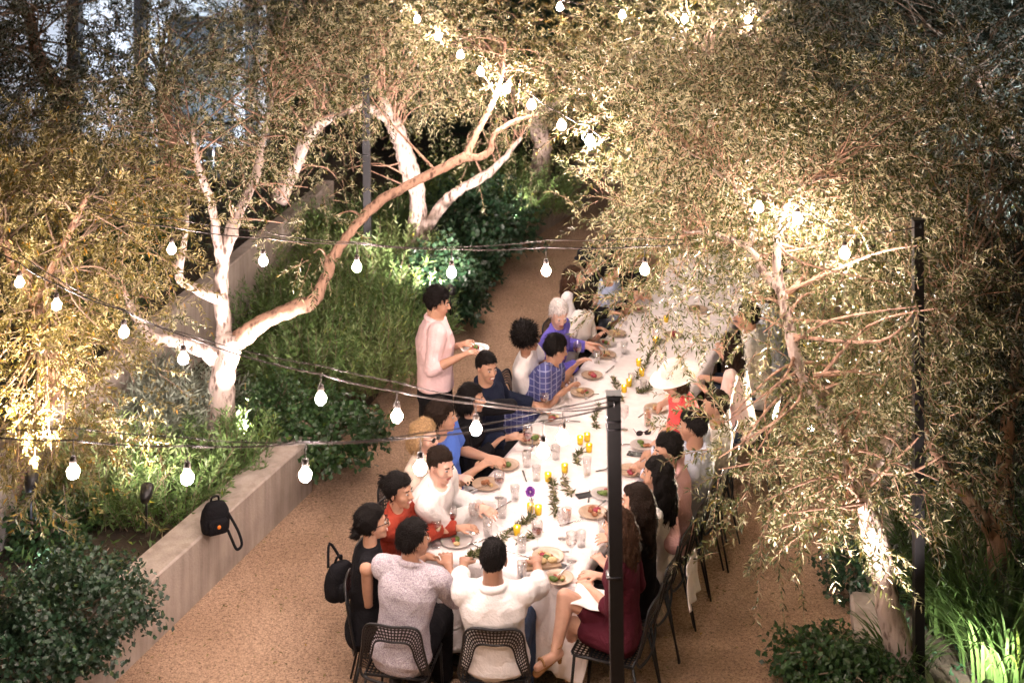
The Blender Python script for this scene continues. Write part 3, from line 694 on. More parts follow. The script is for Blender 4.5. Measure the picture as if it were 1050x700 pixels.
def cover(name, label, poly_fn, n, z, leaf, ll, lw, box, hh=.12):
    x0, x1, y0, y1 = box; p = np.stack([rng.uniform(x0, x1, n), rng.uniform(y0, y1, n), np.full(n, z)], 1); keep = np.array([poly_fn(a, b) for a, b in p[:, :2]]); p = p[keep]
    hn = .5+.5*np.sin(p[:, 0]*3.1+np.sin(p[:, 1]*2.2))*np.cos(p[:, 1]*2.7); p[:, 2] += rng.uniform(0, 1, len(p))*hh*(.3+hn)
    k = len(p); o = link(name, leaf_mesh(name, p, norm(rng.normal(size=(k, 3))*.7+np.array([0, 0, .5])), norm(rng.normal(size=(k, 3))*.5+np.array([0, 0, 1.])), ll*rng.uniform(.5, 1.3, k), lw*rng.uniform(.6, 1.3, k), leaf, np.clip(rng.normal(.4, .25, k), 0, 1), .15, .5))
    return tag(o, label, 'ground cover', None, 'stuff')
# ------------------------------------------------------------------ trees
T = tuple
def w3(px, py, Y): return W(px, py, Y)
# the spotlit olive on the left, with the long brown branch reaching right over the path
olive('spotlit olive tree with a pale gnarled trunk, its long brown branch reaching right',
 [([V((-2.53, 11.46, .28)), w3(228, 405, 11.46), w3(231, 372, 11.46), w3(236, 345, 11.5)], [.125, .105, .11, .10]),
  ([w3(229, 372, 11.46), w3(210, 360, 11.4), w3(185, 350, 11.3), w3(155, 345, 11.1), w3(140, 325, 11.0), w3(128, 300, 10.9)], [.075, .062, .055, .045, .035, .02]),
  ([w3(232, 350, 11.5), w3(227, 315, 11.55), w3(228, 270, 11.6), w3(236, 240, 11.6), w3(246, 215, 11.7), w3(262, 180, 11.8), w3(270, 140, 11.9), w3(282, 90, 12)], [.075, .065, .06, .06, .05, .04, .03, .015]),
  ([w3(228, 272, 11.6), w3(222, 240, 11.5), w3(217, 210, 11.4), w3(205, 175, 11.2), w3(196, 130, 11.1)], [.05, .04, .035, .028, .014]),
  ([w3(227, 308, 11.55), w3(205, 298, 11.3), w3(184, 284, 11.1), w3(189, 250, 11.0), w3(193, 200, 11.0)], [.045, .04, .036, .028, .014]),
  ([w3(240, 352, 11.5), w3(262, 335, 11.5), w3(290, 320, 11.5), w3(320, 309, 11.5), w3(333, 285, 11.6), w3(345, 258, 11.7), w3(368, 228, 11.8), w3(392, 205, 11.9), w3(430, 184, 12), w3(478, 161, 12.1)], [.088, .075, .066, .058, .048, .045, .044, .044, .042, .040]),
  ([w3(478, 161, 12.1), w3(487, 140, 12.2), w3(500, 116, 12.3), w3(514, 80, 12.4), w3(518, 40, 12.5)], [.036, .032, .028, .022, .012]),
  ([w3(470, 163, 12.1), w3(500, 158, 12.1), w3(507, 138, 12.1), w3(530, 124, 12.2), w3(552, 118, 12.3)], [.034, .030, .027, .022, .012])],
 [(w3(230, 120, 11.6), (1.25, .9, .75), 34, 14), (w3(330, 60, 12), (.9, .8, .5), 18, 15), (w3(150, 150, 11.0), (.6, .6, .8), 14, 14), (w3(130, 290, 10.7), (.55, .4, .35), 10, 13), (w3(500, 55, 12.6), (.7, .7, .38), 13, 13), (w3(320, 225, 11.6), (.35, .4, .4), 6, 9)],
 M_OL, M_BARKW, sig=.2, barks={5: M_BARK, 6: M_BARK, 7: M_BARK}, ll=.052, lw=.0135, droop=.12, tl=.28)
# pale trunk in the middle distance
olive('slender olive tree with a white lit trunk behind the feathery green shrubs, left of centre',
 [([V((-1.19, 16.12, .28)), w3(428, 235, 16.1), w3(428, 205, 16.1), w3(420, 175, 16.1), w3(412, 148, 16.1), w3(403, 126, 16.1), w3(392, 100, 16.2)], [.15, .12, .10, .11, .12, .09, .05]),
  ([w3(437, 236, 16.1), w3(452, 212, 16.1), w3(470, 196, 16.1), w3(492, 183, 16.1), w3(510, 170, 16.2), w3(535, 140, 16.3)], [.07, .07, .06, .055, .045, .02]),
  ([w3(404, 128, 16.1), w3(375, 110, 16), w3(345, 118, 15.8), w3(318, 138, 15.6), w3(300, 175, 15.6), w3(286, 205, 15.6)], [.05, .045, .05, .07, .09, .10])],
 [(w3(420, 45, 16.5), (1.5, 1.2, .8), 42, 17), (w3(330, 30, 16), (1.2, 1, .5), 24, 16), (w3(515, 130, 16.3), (.5, .6, .4), 10, 12), (w3(350, 170, 16), (.6, .6, .3), 6, 8)], M_OL, M_BARKW, sig=.26, ll=.065, lw=.016, tl=.4)
olive('olive tree glowing beside the far bend of the path, its trunk washed out by light',
 [([V((.35, 19.5, .3)), w3(556, 150, 19.2), w3(548, 118, 19), w3(540, 90, 19)], [.16, .13, .12, .08]), ([w3(548, 118, 19), w3(580, 100, 18.8), w3(610, 70, 18.6)], [.08, .06, .03]), ([w3(545, 110, 19), w3(525, 90, 19), w3(515, 60, 19)], [.08, .05, .03])],
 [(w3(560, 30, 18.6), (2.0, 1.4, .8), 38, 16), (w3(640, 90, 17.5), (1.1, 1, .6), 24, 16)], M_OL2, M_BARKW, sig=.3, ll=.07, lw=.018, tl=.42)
olive('golden lit olive tree at the left edge of the picture with a tan leaning branch',
 [([V((-3.95, 9.9, .3)), w3(48, 410, 9.8), w3(46, 345, 9.7), w3(34, 305, 9.6), w3(14, 262, 9.5), w3(-15, 225, 9.5)], [.09, .07, .055, .052, .048, .03]), ([w3(36, 310, 9.6), w3(60, 260, 9.4), w3(90, 200, 9.4)], [.035, .028, .012])],
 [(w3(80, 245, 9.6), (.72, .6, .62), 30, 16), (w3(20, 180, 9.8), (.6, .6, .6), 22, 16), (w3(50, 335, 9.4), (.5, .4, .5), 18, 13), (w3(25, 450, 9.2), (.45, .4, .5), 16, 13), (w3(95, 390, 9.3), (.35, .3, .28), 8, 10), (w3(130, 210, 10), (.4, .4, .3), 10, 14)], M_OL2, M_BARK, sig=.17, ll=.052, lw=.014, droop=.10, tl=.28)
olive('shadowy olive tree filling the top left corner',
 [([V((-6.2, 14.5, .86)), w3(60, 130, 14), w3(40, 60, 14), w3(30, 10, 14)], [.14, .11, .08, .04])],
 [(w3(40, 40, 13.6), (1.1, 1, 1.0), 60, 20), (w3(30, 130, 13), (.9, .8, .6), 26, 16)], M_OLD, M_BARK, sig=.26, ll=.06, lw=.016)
# the big tree on the right, its crown hanging over the table
T5 = olive('large olive tree leaning in from the lower right, its crown hanging over the banquet table',
 [([V((2.60, 8.5, 0)), w3(918, 650, 8.55), w3(905, 590, 8.6), w3(895, 548, 8.6), w3(880, 500, 8.6), w3(862, 452, 8.7)], [.085, .085, .082, .078, .058, .046]),
  ([w3(862, 452, 8.7), w3(840, 418, 8.75), w3(824, 392, 8.8), w3(812, 350, 8.85), w3(806, 318, 8.9), w3(800, 296, 8.95)], [.046, .045, .042, .038, .036, .034]),
  ([w3(800, 296, 8.95), w3(784, 280, 9), w3(768, 255, 9.1), w3(735, 240, 9.2), w3(700, 238, 9.4)], [.036, .03, .024, .018, .01]),
  ([w3(800, 296, 8.95), w3(796, 262, 9), w3(800, 225, 9.1), w3(815, 195, 9.1), w3(850, 180, 9.2)], [.032, .028, .026, .02, .01]),
  ([w3(768, 258, 9.1), w3(770, 225, 9.2), w3(750, 190, 9.3), w3(700, 150, 9.6)], [.02, .018, .014, .008]),
  ([w3(880, 500, 8.6), w3(920, 440, 8.9), w3(960, 380, 9.2), w3(985, 300, 9.5)], [.05, .04, .03, .015])],
 [(w3(790, 150, 9.6), (1.15, 1.3, .75), 50, 18), (w3(690, 130, 10.4), (.85, 1.1, .6), 30, 17), (w3(930, 140, 10), (.9, 1.1, .8), 38, 18), (w3(700, 225, 9.7), (.55, .6, .28), 13, 14),
  (w3(790, 305, 9.0), (.26, .5, .35), 6, 11), (w3(705, 300, 9.7), (.28, .4, .2), 6, 10), (w3(745, 470, 8.3), (.10, .15, .3), 3, 8), (w3(665, 290, 9.8), (.30, .4, .2), 6, 10), (w3(868, 425, 8.8), (.33, .4, .42), 10, 12), (w3(890, 350, 9.1), (.45, .5, .6), 20, 14), (w3(840, 250, 9.3), (.6, .5, .3), 10, 13), (w3(770, 435, 8.5), (.16, .25, .35), 5, 9), (w3(970, 330, 9.6), (.55, .6, .7), 24, 16), (w3(935, 300, 8.05), (.28, .15, .35), 5, 10), (w3(940, 470, 8.0), (.22, .15, .2), 3, 9), (w3(850, 500, 8.4), (.3, .3, .3), 6, 9), (w3(905, 470, 8.4), (.4, .3, .4), 10, 12), (w3(640, 205, 10.6), (.33, .5, .18), 5, 11), (w3(790, 520, 8.0), (.12, .15, .22), 3, 7)],
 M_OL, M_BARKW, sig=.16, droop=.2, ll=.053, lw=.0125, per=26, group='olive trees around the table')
olive('olive tree with several dim brown stems rising from the long grass at the lower right',
 [([V((3.38, 9.2, .05)), w3(1020, 600, 9.2), w3(1024, 548, 9.2), w3(1030, 480, 9.3), w3(1035, 400, 9.4)], [.085, .08, .085, .06, .04]),
  ([w3(1020, 552, 9.2), w3(1000, 520, 9.1), w3(975, 490, 9.1), w3(960, 468, 9.1), w3(950, 440, 9.2)], [.05, .048, .042, .034, .02]),
  ([w3(984, 650, 9.2), w3(1002, 610, 9.2), w3(1020, 572, 9.2)], [.08, .06, .055]),
  ([w3(1010, 440, 9.5), w3(985, 410, 9.6), w3(960, 365, 9.7), w3(945, 330, 9.8)], [.075, .065, .055, .04])],
 [(w3(1010, 380, 9.6), (.5, .6, .7), 26, 15), (w3(1010, 230, 10), (.6, .7, .7), 26, 16), (w3(985, 490, 9.3), (.45, .3, .3), 10, 12)], M_OLD, M_BARK, sig=.2)
for lab, base, cr, lf in [
 ('thin olive tree standing in front of the white building at the upper left', (-4.3, 16.2), [(w3(165, 70, 16), (1.1, .8, 1.0), 24, 14), (w3(235, 20, 16.5), (.7, .7, .5), 12, 13)], M_OL),
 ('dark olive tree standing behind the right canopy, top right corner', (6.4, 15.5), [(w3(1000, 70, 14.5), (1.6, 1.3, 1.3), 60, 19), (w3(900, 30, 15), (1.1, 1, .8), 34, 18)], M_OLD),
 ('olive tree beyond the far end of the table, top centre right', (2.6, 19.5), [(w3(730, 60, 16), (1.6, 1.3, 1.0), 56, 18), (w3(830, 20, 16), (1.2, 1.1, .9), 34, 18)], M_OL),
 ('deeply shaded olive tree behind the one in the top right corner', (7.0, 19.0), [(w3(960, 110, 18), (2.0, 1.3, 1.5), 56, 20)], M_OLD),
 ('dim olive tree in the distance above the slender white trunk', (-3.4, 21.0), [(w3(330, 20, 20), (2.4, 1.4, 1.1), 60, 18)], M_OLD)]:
    b = V((*base, .05)); top = V(cr[0][0]); olive(lab, [([b, b.lerp(top, .4)+V((.1, 0, .3)), top], [.16, .12, .05])], cr, lf, M_BARK, sig=.3, ll=.075, lw=.019, tl=.42, per=22)
# hedge-like trees closing the background
for i, (x, y, r_, h) in enumerate([(-4.0, 26, 2.6, 4.6), (1, 27, 3, 5), (6, 26, 3, 5), (11, 25, 3, 5.2), (-10.5, 26, 3, 5)]):
    k = 9000; u = norm(rng.normal(size=(k, 3))); u *= rng.uniform(.6, 1, (k, 1))**.4; base = u*np.array([r_, 1.6, h*.5])*(1+.15*np.sin(u[:, :1]*9)); base[:, 2] += h*.5+.2
    rt = empty('background_tree', (x, y, .1), 0, ['dense dark tree far behind the slender white trunk', 'dense dark tree closing the view at the end of the path', 'dense dark tree behind the far end of the table', 'dense dark tree beyond the top right corner', 'dense dark tree behind the white building'][i], 'tree', 'dark trees closing the background')
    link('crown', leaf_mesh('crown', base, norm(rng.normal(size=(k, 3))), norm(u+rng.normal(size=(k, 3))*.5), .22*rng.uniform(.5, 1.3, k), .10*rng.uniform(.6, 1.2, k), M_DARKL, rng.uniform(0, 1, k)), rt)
    g = MB(); g.tube([(0, 0, -.1), (.1, 0, h*.4), (0, .1, h*.8)], [.2, .16, .06], 8); g.build('trunk', M_BARK, rt)

# ------------------------------------------------------------------ planting
gp = 'plants in the left bed'; gr = 'plants in the right bed'
SH = [
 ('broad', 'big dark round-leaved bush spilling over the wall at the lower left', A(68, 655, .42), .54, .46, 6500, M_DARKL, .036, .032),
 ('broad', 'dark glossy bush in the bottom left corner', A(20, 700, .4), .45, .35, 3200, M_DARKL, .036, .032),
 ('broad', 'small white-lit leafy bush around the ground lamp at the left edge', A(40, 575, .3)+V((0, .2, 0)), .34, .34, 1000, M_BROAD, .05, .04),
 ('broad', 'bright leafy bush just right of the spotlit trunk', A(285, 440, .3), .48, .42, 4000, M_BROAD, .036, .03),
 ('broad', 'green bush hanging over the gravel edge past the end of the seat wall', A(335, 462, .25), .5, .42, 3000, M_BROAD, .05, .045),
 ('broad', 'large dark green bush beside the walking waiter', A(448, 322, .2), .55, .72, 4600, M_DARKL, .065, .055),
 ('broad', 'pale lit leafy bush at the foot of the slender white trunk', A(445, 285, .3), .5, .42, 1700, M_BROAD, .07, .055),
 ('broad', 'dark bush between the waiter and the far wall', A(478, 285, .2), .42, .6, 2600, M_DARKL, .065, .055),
 ('needle', 'tall feathery shrub behind the seat wall, right of the left olive', A(318, 395, .3), .48, .8, 200, M_ROSE, .075, .014),
 ('needle', 'light green feathery shrub beside the path, left of the waiter', A(385, 392, .3), .42, .7, 170, M_ROSE2, .07, .013),
 ('needle', 'feathery green shrub directly behind the waiter', A(405, 360, .3), .48, .85, 190, M_ROSE, .075, .014),
 ('needle', 'pale feathery shrub under the bend of the long brown branch', A(352, 352, .3), .42, .75, 170, M_ROSE2, .075, .014),
 ('needle', 'feathery shrub between the left olive and the terrace wall', A(300, 345, .3), .5, .8, 180, M_ROSE, .08, .015),
 ('needle', 'feathery green shrub further up the bed under the long branch', A(330, 312, .3), .5, .9, 180, M_ROSE2, .08, .015),
 ('needle', 'upright feathery shrub in front of the dark left post', A(378, 318, .3), .5, .9, 180, M_ROSE, .08, .015),
 ('needle', 'feathery shrub left of the slender white trunk', A(398, 292, .3), .5, .85, 170, M_ROSE2, .085, .016),
 ('needle', 'dim feathery shrub high up the bed against the terrace wall', A(325, 275, .3), .6, .9, 180, M_ROSE, .09, .017),
 ('needle', 'silvery lavender bush left of the spotlit trunk', A(170, 440, .3), .5, .68, 190, M_SILV, .085, .017),
 ('needle', 'silver grey bush below the terrace wall', A(125, 455, .3), .45, .68, 150, M_SILV, .085, .017),
 ('needle', 'dim rosemary bush behind the backpack', A(165, 520, .3), .42, .6, 170, M_ROSE, .065, .013),
 ('needle', 'dim rosemary bush left of the backpack', A(105, 520, .3), .45, .75, 180, M_ROSE2, .065, .013),
 ('needle', 'rosemary bush under the hanging bulb beside the wall', A(235, 480, .3), .36, .5, 140, M_ROSE, .06, .012),
 ('needle', 'olive-green shrub at the left edge above the ground lamp', A(20, 520, .3), .5, .9, 360, M_OL2, .05, .009),
 ('blade', 'clump of green strap leaves behind the dark post', A(370, 262, .3), .6, .8, 260, M_GRASS, 0, .03),
 ('blade', 'clump of arching strap leaves left of the slender white trunk', A(400, 250, .3), .5, .8, 200, M_GRASS, 0, .03),
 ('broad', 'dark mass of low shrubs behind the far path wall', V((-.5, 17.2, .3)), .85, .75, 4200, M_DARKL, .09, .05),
 ('needle', 'green grassy shrub along the far path wall', V((-.2, 18.8, .3)), 1.0, .9, 520, M_ROSE, .075, .013),
 ('broad', 'green shrub on the terrace under the white building', V((-4.5, 15, .86)), .7, .6, 2400, M_BROAD, .09, .07),
 ('blade', 'bright green grass clump on the terrace behind the wall', V((-3.9, 12.6, .86)), .5, .6, 200, M_GRASS, 0, .028)]
for kind, lab, c, rad, h, n, lf, ll, lw in SH:
    shrub(kind, lab, c, rad, h, n, lf, {'broad': 'leafy_bush', 'needle': 'rosemary_bush' if lf is M_ROSE else ('lavender_bush' if lf is M_SILV else 'shrub'), 'blade': 'grass_clump'}[kind], gp, 'plant', ll, lw)
for kind, lab, c, rad, h, n, lf, ll, lw in [
 ('blade', 'bright green spotlit grass clump between the leaning trunk and the dim stems', A(985, 640, .06), .5, .75, 340, M_GRASS, 0, .022),
 ('blade', 'bright grass clump at the bottom right corner', A(1030, 690, .06), .45, .75, 300, M_GRASS, 0, .022),
 ('blade', 'green grass clump just right of the dark post', A(960, 590, .06), .4, .7, 240, M_GRASS, 0, .022),
 ('blade', 'dim grass clump at the right edge beyond the stems', A(1045, 600, .06), .5, .75, 260, M_GRASS, 0, .024),
 ('broad', 'low dark ivy mound at the bottom right edge of the gravel', A(850, 690, .05), .38, .22, 1900, M_BROAD, .04, .036),
 ('broad', 'dark mounded bush beside the pale stone edging', A(885, 600, .05), .32, .34, 1500, M_DARKL, .045, .035),
 ('broad', 'leafy mound to the left of the leaning white trunk', A(868, 712, .05), .3, .22, 1300, M_BROAD, .045, .038),
 ('broad', 'small leafy bush covering the foot of the stone edging', A(905, 712, .05), .26, .2, 1100, M_BROAD, .04, .034),
 ('blade', 'low grass tuft at the foot of the white leaning trunk', A(925, 690, .06), .26, .36, 120, M_GRASS, 0, .018),
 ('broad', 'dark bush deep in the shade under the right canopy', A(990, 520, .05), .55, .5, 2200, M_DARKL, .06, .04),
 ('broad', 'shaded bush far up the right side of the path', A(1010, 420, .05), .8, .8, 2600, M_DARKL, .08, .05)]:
    shrub(kind, lab, c, rad, h, n, lf, 'leafy_bush' if kind == 'broad' else 'grass_clump', gr, 'plant', ll, lw)
def in_left(x, y):
    if y < 11.2: xe = -2.6+(y-9.07)*.348
    elif y < 15.9: xe = -1.85+(y-11.14)*.33
    else: xe = -.3+(y-15.9)*.2
    return -3.5-(10.4-y)*.168 < x < xe
cover('ground_cover', 'low dim leafy ground cover filling the left bed', in_left, 26000, .30, M_ROSE, .085, .022, (-5, 1, 4.5, 23.5), .22)
def in_right(x, y): return x > (2.55 if y < 9.2 else 2.62+(y-9.2)*.28) and y > 5
cover('grass', 'shaded ground cover and grass under the right olive trees', in_right, 30000, .06, M_DARKL, .08, .02, (2.4, 12, 5, 23.5), .15)
cover('terrace_planting', 'dark ground cover on the upper terrace', lambda x, y: x < -3.9-(10.4-y)*.168, 18000, .86, M_DARKL, .09, .03, (-11.5, -2.6, 5, 19.5), .2)

k = 3600; p = np.stack([rng.uniform(-2.6, 4, k), rng.uniform(7.5, 18, k), np.full(k, .006)], 1); p = p[[not in_left(a, b) and not in_right(a, b) for a, b in p[:, :2]]]; k = len(p)
tag(link('fallen_leaves', leaf_mesh('fallen_leaves', p, norm(rng.normal(size=(k, 3))*np.array([1, 1, .1])), norm(rng.normal(size=(k, 3))*.2+np.array([0, 0, 1.])), .042*rng.uniform(.4, 1.1, k), .011*rng.uniform(.7, 1.2, k), M_OL2, rng.uniform(0, 1, k))), 'dry olive leaves fallen on the gravel', 'fallen leaves', None, 'stuff')
# ------------------------------------------------------------------ the table, laid along u; n points to its right side
TH = R(20.9); U = V((math.sin(TH), math.cos(TH), 0)); NN = V((math.cos(TH), -math.sin(TH), 0)); T0 = V((-.37, 9.31, 0))
def TP(t, w, z=0.0): return T0+U*t+NN*w+V((0, 0, z))
TW = 1.06; TS, TE = -.62, 6.7
HU = 90-20.9           # heading of u, in degrees
M_CLOTH = mat_fabric('table_linen', (0.82, 0.77, 0.76)); M_WOOD = mat('table_wood', (.3, .2, .12), .6)
tb = empty('banquet_table', TP((TS+TE)/2, TW/2), -TH, 'very long banquet table running away up the gravel path under a white cloth', 'table')
Lh = (TE-TS)/2
g = MB(); g.box((0, 0, .728), (TW-.03, 2*Lh-.03, .034), None, .004); g.build('tabletop', M_WOOD, tb, False)
for y in (-.96, -.33, .33, .96):
    for x in (-1, 1): g = MB(); g.tube([(x*(TW/2-.1), y*(Lh-.1), 0), (x*(TW/2-.1), y*(Lh-.1), .711)], .022, 8); g.build('leg', M_METAL, tb)
# cloth: one sheet, long drop at the near end, shallow drop along the sides
g = MB(); nx, ny = 46, 150; rows = []
def cl(i, j):
    # i across: side drops at both ends; j along: near end drop first
    sx = -(TW/2+.10)+(TW+.2)*i/(nx-1); x = max(-TW/2, min(TW/2, sx)); dz = max(0, abs(sx)-TW/2)
    y0 = -Lh-.56+(2*Lh+.66)*j/(ny-1) if j > 22 else -Lh-.56+(.56)*(j/22.)
    if j > 22: y0 = -Lh+(2*Lh+.3)*(j-22)/(ny-1-22)
    ee = max(0, -Lh-y0); fe = max(0, y0-Lh); y = max(-Lh, min(Lh, y0))
    z = .752-dz-ee-fe
    k = min(1, ee/.4); x2 = x+(.03*math.sin(ee*5+i))*k*0
    wav = .030*k*math.sin(i*.62+math.sin(i*.21)*2)+.010*k*math.sin(i*1.7)
    y -= ee*.10+wav*1.0 if ee > 0 else 0
    if ee > 0 and dz > 0: z = .752-ee-dz*.2; x += math.copysign(dz*.8, sx)+math.copysign(k*.05*math.sin(ee*6), sx); y -= dz*.3
    elif dz > 0: x += math.copysign(.008+dz*.12+.012*math.sin(j*.8+math.sin(j*.3))*dz/.1, sx)
    if ee == 0 and dz == 0 and fe == 0: z += .0015*math.sin(i*.9)*math.sin(j*.55)+(0.005 if (j % 19 == 0) else 0)+(0.004 if i == 23 else 0)+.0025*math.sin(i*.37+math.sin(j*.21)*2)
    return (x, y, z)
g.add([cl(i, j) for j in range(ny) for i in range(nx)], [(j*nx+i, j*nx+i+1, (j+1)*nx+i+1, (j+1)*nx+i) for j in range(ny-1) for i in range(nx-1)])
me = g.mesh('tablecloth', M_CLOTH); cloth = link('tablecloth', me); cloth.location = TP((TS+TE)/2, TW/2); cloth.rotation_euler = (0, 0, -TH)
sd = cloth.modifiers.new('s', 'SOLIDIFY'); sd.thickness = .0015; sd.offset = 1
tag(cloth, 'white linen cloth over the long banquet table, hanging low at its near end', 'tablecloth')
TZ = .756

# ------------------------------------------------------------------ chairs: black wire frame with pierced steel back and seat
def pierced(mb, fn, nu, nv, hole=.62):
    for a in range(nu):
        for b in range(nv):
            sh = .0
            oc = [(a+.5+.5*sx, b+.5+.5*sy) for sx, sy in ((-1, -1), (0, -1), (1, -1), (1, 0), (1, 1), (0, 1), (-1, 1), (-1, 0))]
            ic = [(a+.5+hole*.5*math.cos(t), b+.5+hole*.5*math.sin(t)) for t in [PI*1.25+PI/4*k for k in range(8)]]
            vs = [fn(u/nu, v/nv) for u, v in oc+ic]; mb.add(vs, [(k, (k+1) % 8, 8+(k+1) % 8, 8+k) for k in range(8)])
def make_chair():
    root = empty('dining_chair', (0, 0, 0))
    g = MB()          # seat, slightly dished
    pierced(g, lambda u, v: V(((u-.5)*.44*(1-.12*v*0), -.20+.42*v, .445-.018*math.sin(PI*u)*math.sin(PI*v))), 15, 14); s_ = g.build('seat', M_METAL, root)
    g = MB(); g.tube([(-.22, -.2, .445), (-.22, .2, .445), (-.19, .225, .445), (.19, .225, .445), (.22, .2, .445), (.22, -.2, .445), (-.22, -.2, .445)], .009, 6); g.build('seat_rim', M_METAL, root)
    # back: a pierced band shaped like a broad arch, open in the middle
    outer = [V((-.245, -.235, .50)), V((-.215, -.275, .66)), V((-.175, -.305, .80)), V((0, -.325, .812)), V((.175, -.305, .80)), V((.215, -.275, .66)), V((.245, -.235, .50))]
    inner = [V((-.195, -.24, .50)), V((-.155, -.27, .60)), V((-.115, -.29, .70)), V((0, -.305, .712)), V((.115, -.29, .70)), V((.155, -.27, .60)), V((.195, -.24, .50))]
    O = crom(outer, 6); I = crom(inner, 6); n = len(O)-1
    def fb(u, v):
        k = min(u*n, n-1e-6); i = int(k); t = k-i; return O[i].lerp(O[i+1], t).lerp(I[i].lerp(I[i+1], t), v)
    g = MB(); pierced(g, fb, 42, 5); g.build('backrest', M_METAL, root)
    g = MB(); g.tube(O, .009, 6); g.tube(I, .007, 6); g.tube(crom([V((-.245, -.235, .50)), V((-.20, -.25, .452)), V((0, -.27, .437)), V((.20, -.25, .452)), V((.245, -.235, .50))], 5), .009, 6); g.build('back_frame', M_METAL, root)
    for x, y, x2, y2 in ((-1, -.2, -.25, -.30), (1, -.2, .25, -.30), (-1, .2, -.23, .24), (1, .2, .23, .24)):
        g = MB(); g.tube([(x*.21, y, .445), (x2, y2, 0)], [.0105, .008], 7); g.build('leg', M_METAL, root)
    for ch in root.children: ch.data.transform(Matrix.Diagonal((.88, .93, 1, 1)))
    return root
chair0 = make_chair(); used = [False]
def chair(p, heading, label):
    o = chair0 if not used[0] else copy_tree(chair0); used[0] = True
    o.location = (p[0], p[1], 0); o.rotation_euler = (0, 0, R(heading-90)); tag(o, label, 'chair', 'black wire dining chairs round the table'); return o

# ------------------------------------------------------------------ people
BLK = (.006, .0045, .004); BRN = (.05, .024, .013); DBR = (.018, .010, .006); BLD = (.38, .24, .12); GRY = (.50, .48, .46)
WHT = fab((.78, .76, .75)); NAVY = fab((.015, .02, .04)); BLACK = fab((.012, .012, .014)); JEAN = fab((.03, .045, .08)); KHAKI = fab((.38, .29, .2))
HL, HR, HE = -20.9, 180-20.9, HU      # headings: left row, right row, near end
GL = 'guests seated along the banquet table'
def hp(px, py, z=.79): return A(px, py, z)
def seat(label, t, w, heading, headpx, hz, look, chl, **kw):
    p = TP(t, w); h = A(headpx[0], headpx[1], hz); pr = person(label, (p.x, p.y), heading, h, look, **kw)
    sh_ = .17 if 'black with glasses' in chl or 'rust red' in chl else .06
    if chl: chair((p.x+sh_*math.cos(R(heading)), p.y+sh_*math.sin(R(heading))), heading, chl)
    return pr
SEATP = []
seat('woman in a sleeveless black dress and black glasses, laughing, at the near left corner', -1.14, -.15, HL+22, (382, 536), 1.2, 12, 'chair under the laughing woman in black with glasses, a bag hung on its back',
     sex='f', sk=SK2, hair=('lowbun', BLK), top=BLACK, sleeve='none', bottom=BLACK, dress=False, glasses='clear', smile=True, pitch=-6, hands=(hp(405, 618, .6), hp(402, 612, .62)), seed=1, voxel=.0065, elbow_out=.3, collar=False)
seat('man in a speckled grey shirt, his back turned, at the near end', -1.30, .17, 80, (424, 553), 1.19, 28, 'chair of the man in the speckled grey shirt, at the near end',
     sk=SK3, hair=('short', BLK), top=fab((.52, .49, .52), 'speckle', (.30, .26, .31), 170), bottom=BLACK, hands=(hp(442, 570), hp(462, 578, .80)), sleeve='half', seed=2, voxel=.0065, bulk=1.0)
seat('man in a white shirt seen squarely from behind at the near end of the table', -1.12, .72, 87, (506, 573), 1.15, 80, 'chair of the man in white at the near end, its pierced back facing the viewer',
     sk=SK3, hair=('crop', BLK), top=WHT, bottom=JEAN, hands=(hp(476, 566), hp(553, 574, .84)), sleeve='half', pitch=8, seed=3, voxel=.0065, bulk=1.12, elbow_out=1.3)
seat('smiling woman in a rust red top with her hair up, reaching over the table', -.68, -.28, HL, (409, 503), 1.2, -25, 'chair behind the table corner under the woman in rust red',
     sex='f', sk=SK2, hair=('bun', BLK), top=fab((.30, .045, .025)), bottom=BLACK, smile=True, hands=(hp(482, 546), hp(470, 543)), sleeve='long', seed=4, voxel=.0065, elbow_out=.3)
seat('man in an open-necked white shirt leaning on the table with a heavy brow', -.26, -.28, HL, (452, 476), 1.24, -40, 'chair under the man in the open-necked white shirt',
     sk=SK4, hair=('crop', DBR), top=WHT, bottom=KHAKI, hands=(hp(500, 529), hp(492, 523)), sleeve='long', pitch=10, seed=5, voxel=.0065, bulk=1.05)
seat('blonde woman in a pale top with dark sunglasses', .12, -.40, HL, (436, 447), 1.2, -30, 'chair under the blonde woman in sunglasses',
     sex='f', sk=SK4, hair=('bob', BLD), top=fab((.6, .5, .42)), bottom=KHAKI, glasses='sun', seed=6)
seat('young man in a bright blue tee shirt turned in profile', .50, -.33, HL, (453, 428), 1.24, 5, 'chair under the man in the blue tee shirt',
     sk=SK2, hair=('full', DBR), top=fab((.08, .17, .58)), bottom=WHT, hands=(None, hp(497, 484)), seed=7, pitch=-5, collar=False)
seat('dark haired woman in black raising a hand to her face', .92, -.32, HL, (484, 408), 1.2, -5, 'chair under the woman in black with her hand raised',
     sex='f', sk=SK2, hair=('bob', BLK), top=BLACK, bottom=BLACK, hands=(hp(497, 413, 1.12), hp(515, 460)), sleeve='long', seed=8, collar=False)
seat('smiling man in a dark navy shirt with short hair, reaching to his plate', 1.36, -.34, HL, (499, 376), 1.28, -55, 'chair under the smiling man in navy',
     sk=SK2, hair=('crop', BLK), top=NAVY, bottom=BLACK, hands=(hp(555, 420), hp(528, 458)), sleeve='long', smile=True, seed=9, pitch=6, bulk=1.1)
seat('man in a blue plaid shirt leaning over his plate, head turned away', 1.82, -.26, HL, (570, 358), 1.2, 20, 'chair under the man in the plaid shirt',
     sk=SK2, hair=('short', BLK), top=fab((.07, .08, .23), 'plaid', (.26, .28, .45), 21), bottom=BLACK, hands=(hp(594, 378, .9), hp(585, 405)), seed=10, pitch=16)
